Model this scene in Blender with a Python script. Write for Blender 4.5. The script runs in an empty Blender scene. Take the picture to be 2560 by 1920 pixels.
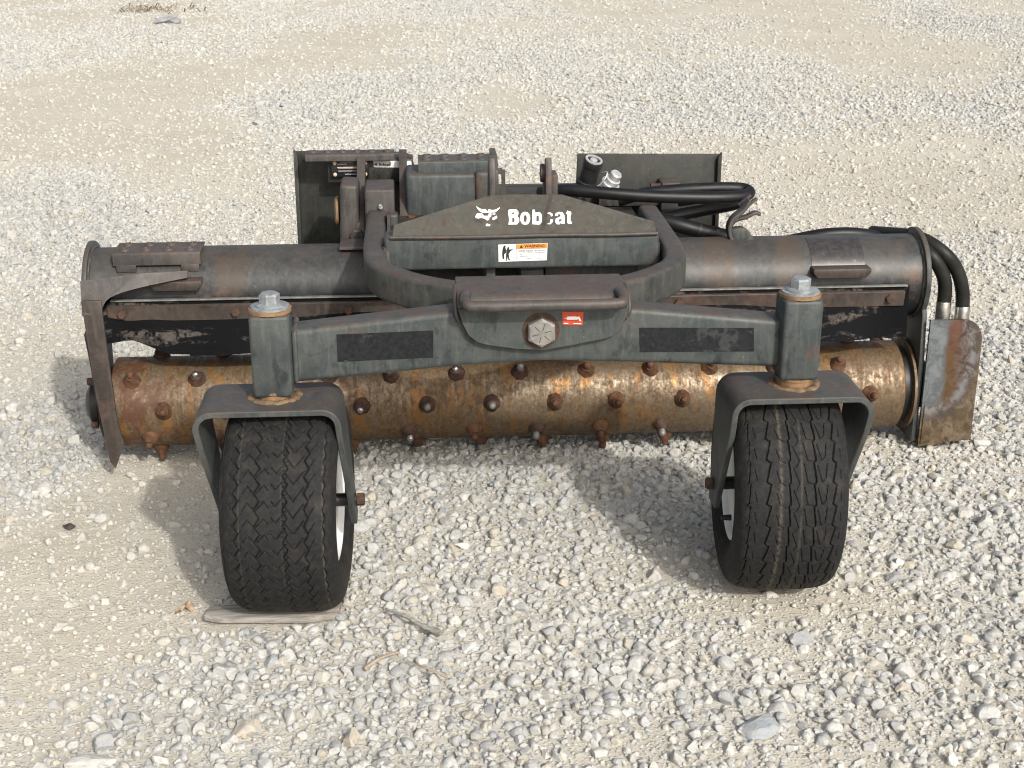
import bpy, bmesh, math, random
import numpy as np
from math import radians, sin, cos, pi, sqrt, atan2
from mathutils import Vector, Matrix, Euler

random.seed(7)
rng = np.random.default_rng(11)
scene = bpy.context.scene
col = scene.collection

# ------------------------------------------------------------------ camera
cam_data = bpy.data.cameras.new('camera')
cam = bpy.data.objects.new('camera', cam_data)
col.objects.link(cam)
cam_data.sensor_width = 36.0
cam_data.lens = 50.6
cam_data.clip_end = 2000
cam.location = (-0.2208, -3.1877, 1.34)
cam.rotation_euler = (radians(90 - 20.3), 0, radians(-3.9))
scene.camera = cam

# ------------------------------------------------------------------ sky and sun
TO_SUN = Vector((0.22, -0.53, 0.40)).normalized()
world = bpy.data.worlds.new('World')
scene.world = world
world.use_nodes = True
wt = world.node_tree
bg = wt.nodes['Background']
sky = wt.nodes.new('ShaderNodeTexSky')
sky.sky_type = 'NISHITA'
sky.sun_disc = False
sky.sun_elevation = math.asin(TO_SUN.z)
sky.sun_rotation = atan2(TO_SUN.x, TO_SUN.y)
sky.air_density = 1.0
sky.dust_density = 6.0
sky.ozone_density = 1.0
hs = wt.nodes.new('ShaderNodeHueSaturation')
hs.inputs['Saturation'].default_value = 0.55
wt.links.new(sky.outputs[0], hs.inputs['Color'])
wt.links.new(hs.outputs[0], bg.inputs['Color'])
bg.inputs['Strength'].default_value = 0.15
sun_data = bpy.data.lights.new('sun', 'SUN')
sun_data.energy = 2.65
sun_data.angle = radians(1.6)
sun_data.color = (1.0, 0.97, 0.91)
sun = bpy.data.objects.new('sun', sun_data)
sun.rotation_euler = TO_SUN.to_track_quat('Z', 'Y').to_euler()
sun.location = (2, -5, 6)
col.objects.link(sun)
scene.view_settings.view_transform = 'Standard'
scene.view_settings.look = 'None'
scene.view_settings.gamma = 1.0
scene.view_settings.exposure = 0.12
scene.view_settings.use_curve_mapping = False
scene.cycles.max_bounces = 5
scene.cycles.diffuse_bounces = 2
scene.cycles.glossy_bounces = 3
scene.cycles.adaptive_threshold = 0.012
scene.cycles.use_denoising = True
scene.cycles.denoiser = 'OPENIMAGEDENOISE'
scene.cycles.filter_width = 1.15

# ------------------------------------------------------------------ material helpers
class NT:
    def __init__(s, name):
        s.m = bpy.data.materials.new(name); s.m.use_nodes = True
        s.t = s.m.node_tree; s.b = s.t.nodes['Principled BSDF']
        s.co = s.t.nodes.new('ShaderNodeTexCoord').outputs['Object']
    def n(s, typ, **kw):
        nd = s.t.nodes.new(typ)
        for k, v in kw.items(): setattr(nd, k, v)
        return nd
    def put(s, sock, v):
        if v is None: return
        if isinstance(v, bpy.types.NodeSocket): s.t.links.new(v, sock)
        elif isinstance(v, (tuple, list)) and len(v) == 3 and sock.type == 'RGBA': sock.default_value = (*v, 1)
        else: sock.default_value = v
    def mapping(s, scale=(1, 1, 1), loc=(0, 0, 0), rot=(0, 0, 0), vec=None):
        nd = s.n('ShaderNodeMapping'); s.put(nd.inputs['Vector'], vec or s.co)
        nd.inputs['Scale'].default_value = scale; nd.inputs['Location'].default_value = loc
        nd.inputs['Rotation'].default_value = rot
        return nd.outputs[0]
    def noise(s, scale, detail=4, rough=.55, vec=None, dist=0.0):
        nd = s.n('ShaderNodeTexNoise'); s.put(nd.inputs['Vector'], vec or s.co)
        nd.inputs['Scale'].default_value = scale; nd.inputs['Detail'].default_value = detail
        nd.inputs['Roughness'].default_value = rough; nd.inputs['Distortion'].default_value = dist
        return nd.outputs[0]
    def voro(s, scale, vec=None, out='Distance', feature='F1'):
        nd = s.n('ShaderNodeTexVoronoi', feature=feature); s.put(nd.inputs['Vector'], vec or s.co)
        nd.inputs['Scale'].default_value = scale
        return nd.outputs[out]
    def ramp(s, fac, lo, hi):
        nd = s.n('ShaderNodeMapRange'); nd.interpolation_type = 'SMOOTHSTEP'
        s.put(nd.inputs['Value'], fac)
        nd.inputs['From Min'].default_value = lo; nd.inputs['From Max'].default_value = hi
        return nd.outputs[0]
    def mix(s, f, a, b):
        nd = s.n('ShaderNodeMix', data_type='RGBA')
        s.put(nd.inputs[0], f); s.put(nd.inputs[6], a); s.put(nd.inputs[7], b)
        return nd.outputs[2]
    def math(s, op, a, b=None, clamp=False):
        nd = s.n('ShaderNodeMath', operation=op, use_clamp=clamp)
        s.put(nd.inputs[0], a)
        if b is not None: s.put(nd.inputs[1], b)
        return nd.outputs[0]
    def cramp(s, fac, stops):
        nd = s.n('ShaderNodeValToRGB'); s.put(nd.inputs[0], fac)
        el = nd.color_ramp.elements
        while len(el) < len(stops): el.new(0.5)
        for e, (p, c) in zip(el, stops): e.position = p; e.color = (*c, 1)
        return nd.outputs[0]
    def up(s):
        g = s.n('ShaderNodeNewGeometry'); x = s.n('ShaderNodeSeparateXYZ'); s.put(x.inputs[0], g.outputs['Normal'])
        return x.outputs[2]
    def edge(s, r=.004):
        bv = s.n('ShaderNodeBevel', samples=4); bv.inputs['Radius'].default_value = r
        g = s.n('ShaderNodeNewGeometry'); d = s.n('ShaderNodeVectorMath', operation='DOT_PRODUCT')
        s.put(d.inputs[0], bv.outputs[0]); s.put(d.inputs[1], g.outputs['Normal'])
        return s.ramp(s.math('SUBTRACT', 1.0, d.outputs['Value']), .01, .12)
    def bump(s, h, strength=.3, dist=.002):
        nd = s.n('ShaderNodeBump'); nd.inputs['Strength'].default_value = strength; nd.inputs['Distance'].default_value = dist
        s.put(nd.inputs['Height'], h); s.put(s.b.inputs['Normal'], nd.outputs[0])
    def done(s, color=None, rough=None, metal=None, spec=None):
        s.put(s.b.inputs['Base Color'], color); s.put(s.b.inputs['Roughness'], rough)
        s.put(s.b.inputs['Metallic'], metal); s.put(s.b.inputs['Specular IOR Level'], spec)
        return s.m

M = {}
def paint(name, c1, c2, rust=(.080, .049, .036), rust_lo=.58, dusty=(.096, .085, .075), top=.75, rough=.47, seed=0., edge=.8, down_tone=None, bands=()):
    c1, c2, rust, dusty = [tuple(q * .88 for q in z) for z in (c1, c2, rust, dusty)]
    s = NT(name)
    v = s.mapping(loc=(seed, seed * .7, seed * .3))
    big = s.noise(6, 6, .6, v); mid = s.noise(26, 7, .7, v, .5); fine = s.noise(90, 6, .7, v)
    drip = s.noise(16, 6, .65, s.mapping(scale=(5, 5, .6), loc=(seed, 0, 0)))
    c = s.mix(s.math('MULTIPLY', s.ramp(big, .38, .64), .7), c1, c2)
    c = s.mix(s.math('MULTIPLY', s.ramp(mid, .42, .66), .55), c, tuple(q * 1.25 for q in c2))
    c = s.mix(s.math('MULTIPLY', s.ramp(drip, .47, .67), .48), c, tuple(q * 1.5 for q in c2))
    c = s.mix(s.math('MULTIPLY', s.ramp(s.noise(33, 6, .7, s.mapping(scale=(1, 1, .5), loc=(seed + 8, 2, 5))), .53, .68), .7), c, tuple(q * .45 for q in c1))
    c = s.mix(s.math('MULTIPLY', s.ramp(fine, .52, .72), .45), c, tuple(q * .5 for q in c1))
    if down_tone:      # darker tone where the surface faces sideways and down, with a ragged border
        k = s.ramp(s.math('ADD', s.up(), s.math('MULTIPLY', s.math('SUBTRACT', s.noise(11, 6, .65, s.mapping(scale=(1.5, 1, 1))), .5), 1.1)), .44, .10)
        c = s.mix(s.math('MULTIPLY', k, .88), c, s.mix(s.ramp(mid, .45, .7), down_tone, tuple(q * 2.2 for q in down_tone)))
    if bands:      # old heat and rust bands round the tube
        px = s.n('ShaderNodeSeparateXYZ'); s.put(px.inputs[0], s.co)
        xx = s.math('ADD', px.outputs[0], s.math('MULTIPLY', s.math('SUBTRACT', s.noise(20, 6, .7), .5), .05))
        for a, b in bands:
            k = s.math('MULTIPLY', s.math('MULTIPLY', s.ramp(xx, a - .012, a + .012), s.ramp(xx, b + .012, b - .012)), s.ramp(mid, .30, .58))
            c = s.mix(s.math('MULTIPLY', k, .75), c, (.072, .050, .034))
    rn = s.noise(8.5, 8, .7, s.mapping(loc=(seed + 3.1, 1.2, 0)))
    c = s.mix(s.math('MULTIPLY', s.ramp(rn, rust_lo, rust_lo + .11), .8), c, s.mix(s.ramp(mid, .38, .62), rust, tuple(q * 1.6 for q in rust)))
    u = s.math('MULTIPLY', s.ramp(s.up(), .35, .85), s.ramp(s.noise(19, 6, .7), .32, .56))
    c = s.mix(s.math('MULTIPLY', u, top), c, s.mix(s.ramp(mid, .36, .66), dusty, tuple(q * 1.1 for q in rust)))
    if edge:
        e = s.math('MULTIPLY', s.edge(), s.ramp(s.noise(21, 7, .75), .44, .56))
        c = s.mix(s.math('MULTIPLY', e, edge), c, (.115, .074, .055))
    scr = s.ramp(s.noise(60, 2, .5, s.mapping(scale=(1, 1, 9), rot=(.2, .6, .3), loc=(seed, 4, 1))), .70, .74)
    c = s.mix(s.math('MULTIPLY', scr, .45), c, (.12, .115, .10))
    spk = s.ramp(s.noise(170, 3, .6), .67, .72)
    c = s.mix(s.math('MULTIPLY', spk, .4), c, (.19, .175, .15))
    s.bump(s.math('ADD', mid, s.math('MULTIPLY', rn, .6)), .25, .002)
    r = s.math('ADD', s.math('MULTIPLY', mid, .35), rough - .13)
    M[name] = s.done(c, r, None, .40)
    return M[name]

paint('slate_paint', (.032, .039, .040), (.070, .070, .062), rust_lo=.57)
paint('frame_paint', (.035, .046, .049), (.070, .077, .073), rust_lo=.59, seed=5.)
paint('olive_paint', (.050, .052, .043), (.096, .093, .076), seed=9., rust_lo=.62, dusty=(.104, .100, .083), top=.45)
paint('tube_paint', (.028, .032, .034), (.064, .064, .060), rust=(.078, .050, .036), rust_lo=.57, seed=13., rough=.42, top=.3, edge=0, bands=((-.675, -.605), (.435, .505), (.60, .66)), down_tone=(.0085, .0105, .013))
paint('plate_paint', (.015, .017, .014), (.033, .034, .028), rust_lo=.68, seed=21., top=.4)
paint('brown_paint', (.042, .039, .038), (.076, .068, .062), rust=(.078, .047, .038), rust_lo=.55, seed=31.)
paint('rusty_bar', (.040, .032, .028), (.068, .055, .047), rust=(.078, .046, .035), rust_lo=.52, seed=37., top=.3)
paint('band_brown', (.052, .044, .037), (.085, .066, .050), rust=(.10, .058, .036), rust_lo=.50, seed=41., top=.2, edge=0)

def simple(name, c, rough=.6, metal=0., spec=.5, var=.25, scale=40, bump=.15):
    s = NT(name); n = s.noise(scale, 5, .6)
    s.bump(n, bump, .001)
    M[name] = s.done(s.mix(s.ramp(n, .3, .7), tuple(q * (1 - var) for q in c), tuple(min(1, q * (1 + var)) for q in c)),
                     s.math('ADD', s.math('MULTIPLY', n, .2), rough - .1), metal, spec)
    return M[name]
simple('rust', (.10, .045, .021), .85, var=.5, scale=60, bump=.5)
simple('dark_rust', (.058, .029, .018), .8, var=.5, scale=70, bump=.5)
simple('brown_washer', (.20, .12, .060), .7, var=.3)
simple('zinc', (.27, .29, .305), .5, metal=.35, var=.25, scale=70)
simple('bolt_steel', (.22, .215, .20), .55, metal=.35, var=.25, scale=60)
simple('chrome', (.66, .66, .66), .26, metal=.55, var=.15)
simple('bright_steel', (.45, .43, .40), .38, metal=1., var=.2, scale=80)
simple('black_steel', (.013, .013, .014), .45, spec=.35, var=.4)
simple('hose_rubber', (.008, .008, .0088), .45, spec=.35, var=.35, scale=30, bump=.08)
simple('hose_worn', (.013, .013, .011), .5, spec=.3, var=.35, scale=30)
simple('white_paint', (.72, .73, .71), .4, var=.08, scale=30, bump=.05)
simple('decal_white', (.80, .80, .78), .5, var=.04, scale=200, bump=.02)
simple('decal_orange', (.72, .27, .04), .5, var=.06)
simple('decal_black', (.02, .02, .022), .5, var=.1)
simple('decal_grey', (.28, .28, .30), .6, var=.2)
simple('decal_red', (.50, .055, .02), .5, var=.1)
def mat_tape():
    s = NT('tape_black')
    a = s.noise(18, 7, .75, s.mapping(scale=(1, 1, 2.2), rot=(0, .35, 0)), .8); b = s.noise(120, 4, .7); k = s.noise(9, 5, .6, s.mapping(loc=(2, 5, 1)))
    c = s.mix(s.ramp(b, .35, .65), (.0085, .0095, .0115), (.0165, .018, .0205))
    c = s.mix(s.math('MULTIPLY', s.ramp(a, .58, .64), .6), c, (.055, .058, .058))
    c = s.mix(s.math('MULTIPLY', s.ramp(k, .62, .66), .7), c, (.045, .05, .049))
    s.bump(b, .4, .001)
    M['tape_black'] = s.done(c, .7, None, .2)
mat_tape()
simple('seal_black', (.008, .008, .008), .5, var=.3)
simple('cream', (.55, .44, .30), .5, var=.15)

def mat_letters():
    s = NT('letter_white')
    ch = s.ramp(s.noise(240, 4, .7), .60, .64)
    M['letter_white'] = s.done(s.mix(ch, (.80, .80, .78), (.16, .15, .12)), .5)
mat_letters()

def mat_roller():
    s = NT('roller_steel')
    x = s.n('ShaderNodeSeparateXYZ'); s.put(x.inputs[0], s.co)
    v = s.mapping(scale=(1, .75, .75))
    n1 = s.noise(7, 7, .65, v); n2 = s.noise(85, 6, .7, v, .5); n3 = s.noise(170, 4, .6)
    scrape = s.noise(20, 6, .7, s.mapping(scale=(4.5, .5, .5)), .3)
    bare = s.mix(s.ramp(n3, .35, .65), (.165, .128, .088), (.25, .208, .155))
    brown = s.mix(s.ramp(n2, .35, .65), (.080, .046, .020), (.132, .080, .036))
    orange = s.mix(n3, (.20, .085, .018), (.27, .13, .03))
    dark = (.065, .036, .02)
    bareness = s.ramp(s.math('ADD', s.math('MULTIPLY', n2, .45), s.math('ADD', s.math('MULTIPLY', n1, .3), s.math('MULTIPLY', scrape, .4))), .48, .72)
    c = s.mix(bareness, brown, bare)
    pit = s.ramp(s.noise(52, 7, .74, s.mapping(loc=(4, 1, 2)), 1.0), .57, .64)
    c = s.mix(s.math('MULTIPLY', s.math('MULTIPLY', pit, s.ramp(n1, .38, .56)), .85), c, s.mix(n1, dark, (.17, .08, .028)))
    og = s.math('MULTIPLY', s.ramp(s.noise(13, 5, .6, s.mapping(scale=(2.2, .7, .7), loc=(7, 3, 1)), .6), .53, .63), s.ramp(n2, .35, .55))
    c = s.mix(s.math('MULTIPLY', og, .75), c, orange)
    redend = s.math('MULTIPLY', s.ramp(x.outputs[0], -.70, -.88), s.ramp(s.noise(16, 6, .7), .44, .58))
    c = s.mix(s.math('MULTIPLY', redend, .75), c, (.085, .030, .019))
    r = s.math('SUBTRACT', .62, s.math('MULTIPLY', bareness, .22))
    s.bump(s.math('ADD', n2, s.math('MULTIPLY', pit, -.8)), .35, .0015)
    M['roller_steel'] = s.done(c, r, s.math('MULTIPLY', bareness, .8), .35)
mat_roller()

def mat_guard():
    s = NT('guard_steel')
    x = s.n('ShaderNodeSeparateXYZ'); s.put(x.inputs[0], s.co)
    n = s.noise(14, 6, .65); f = s.noise(75, 5, .68); g = s.noise(26, 6, .7, s.mapping(scale=(1.6, 1, .8)), .6)
    jit = lambda a, k: s.math('MULTIPLY', s.math('SUBTRACT', a, .5), k)
    X = s.math('ADD', x.outputs[0], s.math('ADD', jit(n, .03), jit(g, .022))); Zc = s.math('ADD', x.outputs[2], s.math('ADD', jit(n, .035), jit(f, .012)))
    band = lambda v, a, b, c, d: s.math('MULTIPLY', s.ramp(v, a, b), s.ramp(v, d, c))
    mott = s.noise(34, 7, .75, None, .8)
    straw = s.mix(s.ramp(mott, .35, .65), (.085, .056, .032), (.175, .135, .085))
    pit = s.ramp(s.noise(60, 6, .75), .57, .64)
    c = s.mix(s.math('MULTIPLY', pit, .75), straw, (.042, .023, .015))
    # torch heat: a ragged grey-violet rim, then mottled brown scale round the filler patch
    dx = s.math('SUBTRACT', X, .985); dz = s.math('MULTIPLY', s.math('SUBTRACT', Zc, .235), .62)
    r = s.math('SQRT', s.math('ADD', s.math('MULTIPLY', dx, dx), s.math('MULTIPLY', dz, dz)))
    r = s.math('ADD', r, jit(mott, .03))
    c = s.mix(s.math('MULTIPLY', s.ramp(r, .104, .092), .6), c, (.070, .060, .066))
    c = s.mix(s.math('MULTIPLY', s.ramp(r, .094, .084), s.ramp(mott, .42, .60)), c, (.20, .20, .195))
    c = s.mix(s.math('MULTIPLY', s.ramp(r, .082, .070), .93), c, s.mix(s.ramp(mott, .40, .60), (.062, .036, .026), (.125, .095, .082)))
    silver = s.math('MULTIPLY', s.ramp(mott, .52, .60), s.ramp(x.outputs[0], 1.025, 1.06))
    c = s.mix(s.math('MULTIPLY', silver, .55), c, (.16, .175, .19))
    c = s.mix(s.math('MULTIPLY', s.math('MULTIPLY', band(X, .998, 1.012, 1.018, 1.042), s.ramp(Zc, .09, .15)), s.ramp(f, .25, .6)), c, s.mix(s.ramp(Zc, .20, .30), (.105, .055, .017), (.135, .055, .034)))
    prim = s.math('MULTIPLY', s.ramp(X, 1.012, .990), s.ramp(Zc, .108, .128))
    c = s.mix(prim, c, s.mix(s.ramp(mott, .38, .60), (.185, .205, .215), (.10, .112, .118)))
    s.bump(f, .25, .001)
    M['guard_steel'] = s.done(c, s.math('ADD', .34, s.math('MULTIPLY', mott, .3)), .4, .5)
mat_guard()

def mat_flap():
    s = NT('flap_rubber')
    v = s.mapping(scale=(1, 1, 3.2), rot=(0, .5, 0))
    n = s.noise(9, 7, .66, v, .6); f = s.noise(80, 5, .7)
    m = s.math('MULTIPLY', s.ramp(n, .515, .60), s.ramp(f, .40, .58))
    s.bump(f, .2, .001)
    M['flap_rubber'] = s.done(s.mix(m, (.0045, .005, .006), (.080, .070, .063)), .7, None, .08)
mat_flap()

def mat_tyre():
    s = NT('tyre_rubber')
    n = s.noise(22, 6, .65); f = s.noise(130, 4, .65)
    x = s.n('ShaderNodeSeparateXYZ'); s.put(x.inputs[0], s.co)
    at = s.n('ShaderNodeAttribute', attribute_name='scuff')
    c = s.mix(s.ramp(f, .35, .7), (.0112, .0112, .012), (.0225, .0224, .0218))
    c = s.mix(s.math('MULTIPLY', s.ramp(n, .50, .72), .5), c, (.052, .047, .038))
    low = s.math('MULTIPLY', s.ramp(x.outputs[2], -.10, -.20), s.ramp(n, .30, .6))
    c = s.mix(s.math('MULTIPLY', low, .6), c, (.062, .053, .041))
    c = s.mix(s.math('MULTIPLY', at.outputs['Fac'], s.ramp(f, .3, .6)), c, (.125, .105, .08))
    s.bump(f, .12, .001)
    M['tyre_rubber'] = s.done(c, .74, None, .22)
mat_tyre()

def mat_stone(name='crushed_limestone', strewn=True):
    s = NT(name)
    oi = s.n('ShaderNodeObjectInfo'); r = oi.outputs['Random']
    off = s.n('ShaderNodeVectorMath', operation='ADD'); s.put(off.inputs[0], s.co)
    k = s.n('ShaderNodeCombineXYZ'); s.put(k.inputs[0], s.math('MULTIPLY', r, 57.0)); s.put(k.inputs[1], s.math('MULTIPLY', r, 31.0))
    s.put(off.inputs[1], k.outputs[0]); v = off.outputs[0]
    base = s.cramp(r, [(0., (.50, .48, .415)), (.14, (.565, .56, .52)), (.30, (.475, .478, .455)), (.48, (.58, .575, .54)), (.62, (.425, .435, .43)), (.76, (.54, .53, .485)), (.90, (.33, .348, .355)), (.96, (.50, .455, .37))])
    if not strewn: base = oi.outputs['Color']
    n = s.noise(1.6, 5, .65, v, .4); f = s.noise(9, 4, .65, v)
    c = s.mix(s.math('MULTIPLY', s.ramp(n, .45, .66), .6), base, (.32, .33, .34))
    c = s.mix(s.math('MULTIPLY', s.ramp(f, .5, .75), .35), c, (.68, .66, .61))
    g = s.n('ShaderNodeNewGeometry')
    dust = s.ramp(s.noise(2.3, 4, .6, v), .45, .7)
    c = s.mix(s.math('MULTIPLY', dust, .35), c, (.56, .505, .415))
    if strewn:
        at = s.n('ShaderNodeAttribute', attribute_name='dn', attribute_type='INSTANCER'); dn = at.outputs['Fac']
        c = s.mix(s.math('MULTIPLY', s.ramp(dn, .55, .05), .42), c, (.54, .512, .435))      # stones lying in the sand are dusted with it
        cool = s.n('ShaderNodeMix', data_type='RGBA', blend_type='MULTIPLY'); s.put(cool.inputs[0], s.ramp(dn, .55, .95))
        s.put(cool.inputs[6], c); s.put(cool.inputs[7], (.94, .945, .955)); c = cool.outputs[2]
    s.bump(s.math('ADD', n, s.math('MULTIPLY', f, .4)), .35, .12)
    M[name] = s.done(c, .9, None, .25)
mat_stone()
mat_stone('single_stone', False)

def mat_ground():
    s = NT('dusty_ground')
    at = s.n('ShaderNodeAttribute', attribute_name='dens'); d = at.outputs['Fac']
    big = s.noise(1.3, 6, .6); mid = s.noise(9, 6, .65); f = s.noise(120, 5, .7); gr = s.noise(340, 3, .7)
    sand = s.mix(s.ramp(big, .35, .65), (.495, .452, .366), (.55, .512, .435))
    fines = s.mix(s.ramp(mid, .35, .65), (.50, .475, .405), (.555, .53, .465))
    c = s.mix(d, sand, fines)
    c = s.mix(s.math('MULTIPLY', s.ramp(mid, .5, .72), .35), c, (.56, .52, .445))
    c = s.mix(s.math('MULTIPLY', s.ramp(s.noise(55, 6, .75), .46, .66), .45), c, (.455, .415, .34))
    c = s.mix(s.math('MULTIPLY', s.ramp(s.noise(24, 6, .7, s.mapping(loc=(3, 7, 0))), .52, .66), .4), c, (.60, .575, .52))
    pv = s.n('ShaderNodeTexVoronoi'); s.put(pv.inputs['Vector'], s.co); pv.inputs['Scale'].default_value = 150
    peb = s.math('MULTIPLY', s.ramp(pv.outputs['Distance'], .46, .22), s.ramp(s.noise(40, 3, .6), .32, .52))
    bw = s.n('ShaderNodeRGBToBW'); s.put(bw.inputs[0], pv.outputs['Color'])
    c = s.mix(s.math('MULTIPLY', peb, .75), c, s.cramp(bw.outputs[0], [(.2, (.30, .285, .25)), (.5, (.52, .49, .43)), (.8, (.64, .62, .57))]))
    # far beyond the stones that are built, the same gravel as colour only
    pv2 = s.n('ShaderNodeTexVoronoi'); s.put(pv2.inputs['Vector'], s.co); pv2.inputs['Scale'].default_value = 38
    bw2 = s.n('ShaderNodeRGBToBW'); s.put(bw2.inputs[0], pv2.outputs['Color'])
    x = s.n('ShaderNodeSeparateXYZ'); s.put(x.inputs[0], s.co)
    far = s.math('MULTIPLY', s.ramp(x.outputs[1], 11, 16), d)
    c = s.mix(s.math('MULTIPLY', far, .7), c, s.cramp(bw2.outputs[0], [(.2, (.33, .32, .30)), (.5, (.50, .48, .44)), (.8, (.62, .60, .56))]))
    h = s.math('ADD', s.math('MULTIPLY', peb, .9), s.math('ADD', s.math('MULTIPLY', f, .8), s.math('MULTIPLY', gr, .35)))
    lump = s.noise(34, 5, .65)
    h = s.math('ADD', h, s.math('MULTIPLY', lump, 2.2))
    s.bump(h, .5, .005)
    M['dusty_ground'] = s.done(c, .95, None, .2)
mat_ground()

def mat_wood(name, c1, c2):
    s = NT(name)
    n = s.noise(10, 6, .65, s.mapping(scale=(1.2, 14, 14)), .4); f = s.noise(90, 4, .6)
    c = s.mix(s.ramp(n, .35, .65), c1, c2)
    c = s.mix(s.math('MULTIPLY', s.ramp(f, .5, .75), .4), c, (.40, .37, .31))
    s.bump(n, .4, .003)
    M[name] = s.done(c, .9, None, .2)
mat_wood('weathered_wood', (.20, .185, .16), (.36, .34, .31))
mat_wood('straw_wood', (.26, .21, .155), (.40, .335, .25))
simple('dead_leaf', (.46, .34, .23), .8, var=.35, scale=60)
simple('dead_grass', (.24, .19, .125), .9, var=.5, scale=30)
simple('dark_scrap', (.05, .04, .035), .8, var=.3)

# ------------------------------------------------------------------ mesh helpers
def obj(name, verts, faces, mat, parent=None, smooth=35., loc=None, link=True):
    me = bpy.data.meshes.new(name)
    me.from_pydata([tuple(v) for v in verts], [], [tuple(f) for f in faces])
    return finish(name, me, mat, parent, smooth, loc)

def finish(name, me, mat, parent=None, smooth=35., loc=None):
    me.update()
    if smooth:
        me.polygons.foreach_set('use_smooth', [True] * len(me.polygons))
        me.set_sharp_from_angle(angle=radians(smooth))
    for m in (mat if isinstance(mat, (list, tuple)) else [mat]):
        me.materials.append(M[m])
    o = bpy.data.objects.new(name, me); col.objects.link(o)
    if parent is not None: o.parent = parent
    if loc is not None: o.location = loc
    return o

def frombm(name, bm, mat, parent=None, bevel=0., seg=2, smooth=35., loc=None):
    bmesh.ops.recalc_face_normals(bm, faces=bm.faces)
    if bevel:
        es = [e for e in bm.edges if len(e.link_faces) == 2 and e.calc_face_angle(0) > .5]
        bmesh.ops.bevel(bm, geom=es, offset=bevel, segments=seg, profile=.5, affect='EDGES', clamp_overlap=True)
    me = bpy.data.meshes.new(name); bm.to_mesh(me); bm.free()
    return finish(name, me, mat, parent, smooth, loc)

def add_box(bm, x0, x1, y0, y1, z0, z1):
    v = [bm.verts.new((x, y, z)) for z in (z0, z1) for y in (y0, y1) for x in (x0, x1)]
    for f in ((0, 1, 3, 2), (4, 6, 7, 5), (0, 4, 5, 1), (2, 3, 7, 6), (0, 2, 6, 4), (1, 5, 7, 3)):
        bm.faces.new([v[i] for i in f])
    return v

def box(name, x0, x1, y0, y1, z0, z1, mat, parent, bevel=.003, seg=2):
    bm = bmesh.new(); add_box(bm, x0, x1, y0, y1, z0, z1)
    return frombm(name, bm, mat, parent, bevel, seg)

def add_prism(bm, pts, axis, a, b):
    """polygon pts extruded along axis from a to b; pts are the two other coordinates in xyz order"""
    def p(u, v, t):
        return {'x': (t, u, v), 'y': (u, t, v), 'z': (u, v, t)}[axis]
    A = [bm.verts.new(p(u, v, a)) for u, v in pts]; B = [bm.verts.new(p(u, v, b)) for u, v in pts]
    bm.faces.new(A); bm.faces.new(B[::-1])
    n = len(pts)
    for i in range(n):
        j = (i + 1) % n
        bm.faces.new((A[i], B[i], B[j], A[j]))

def prism(name, pts, axis, a, b, mat, parent, bevel=.002, seg=2):
    bm = bmesh.new(); add_prism(bm, pts, axis, a, b)
    return frombm(name, bm, mat, parent, bevel, seg)

def loft(bm, rings, closed=True, caps=True):
    R = [[bm.verts.new(p) for p in r] for r in rings]
    n = len(rings[0])
    for a, b in zip(R[:-1], R[1:]):
        for i in range(n if closed else n - 1):
            j = (i + 1) % n
            bm.faces.new((a[i], a[j], b[j], b[i]))
    if caps:
        bm.faces.new(R[0][::-1]); bm.faces.new(R[-1])

def smooth_path(pts, n=8):
    P = [Vector(p) for p in pts]; P = [P[0] * 2 - P[1]] + P + [P[-1] * 2 - P[-2]]
    out = []
    for i in range(1, len(P) - 2):
        for k in range(n):
            t = k / n; a, b, c, d = P[i - 1], P[i], P[i + 1], P[i + 2]
            out.append(.5 * ((2 * b) + (c - a) * t + (2 * a - 5 * b + 4 * c - d) * t * t + (3 * b - a - 3 * c + d) * t ** 3))
    out.append(P[-2]); return out

def add_sweep(bm, path, prof, up=Vector((0, 0, 1))):
    """profile (u sideways, v along up) carried along a path"""
    rings = []
    path = [Vector(p) for p in path]
    for i, p in enumerate(path):
        t = (path[min(i + 1, len(path) - 1)] - path[max(i - 1, 0)]).normalized()
        s = t.cross(up)
        s = s.normalized() if s.length > 1e-4 else Vector((1, 0, 0))
        w = s.cross(t).normalized()
        rings.append([p + s * u + w * v for u, v in prof])
    loft(bm, rings)

def circ(r, n=16): return [(r * cos(2 * pi * i / n), r * sin(2 * pi * i / n)) for i in range(n)]
def rrect(w, h, r=.008, k=3):
    out = []
    for cx, cy, a0 in ((w / 2 - r, h / 2 - r, 0), (-w / 2 + r, h / 2 - r, 90), (-w / 2 + r, -h / 2 + r, 180), (w / 2 - r, -h / 2 + r, 270)):
        for i in range(k + 1):
            a = radians(a0 + 90 * i / k); out.append((cx + r * cos(a), cy + r * sin(a)))
    return out

def tube(name, pts, r, mat, parent, n=16, sub=8, up=(0, 0, 1)):
    bm = bmesh.new(); add_sweep(bm, smooth_path(pts, sub) if sub > 1 else pts, circ(r, n), Vector(up))
    return frombm(name, bm, mat, parent, 0, smooth=50)

def frame_of(axis):
    a = Vector(axis).normalized(); u = a.cross(Vector((0, 0, 1)))
    u = u.normalized() if u.length > 1e-3 else Vector((1, 0, 0))
    return a, u, a.cross(u)

def add_lathe(bm, origin, axis, prof, n=24, phase=0.):
    """prof: (distance along axis, radius)"""
    a, u, w = frame_of(axis); o = Vector(origin)
    rings = [[o + a * t + (u * cos(2 * pi * (i + phase) / n) + w * sin(2 * pi * (i + phase) / n)) * r for i in range(n)] for t, r in prof]
    loft(bm, rings)

def lathe(name, origin, axis, prof, mat, parent, n=24, phase=0., smooth=35.):
    bm = bmesh.new(); add_lathe(bm, origin, axis, prof, n, phase)
    return frombm(name, bm, mat, parent, 0, smooth=smooth)

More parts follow.
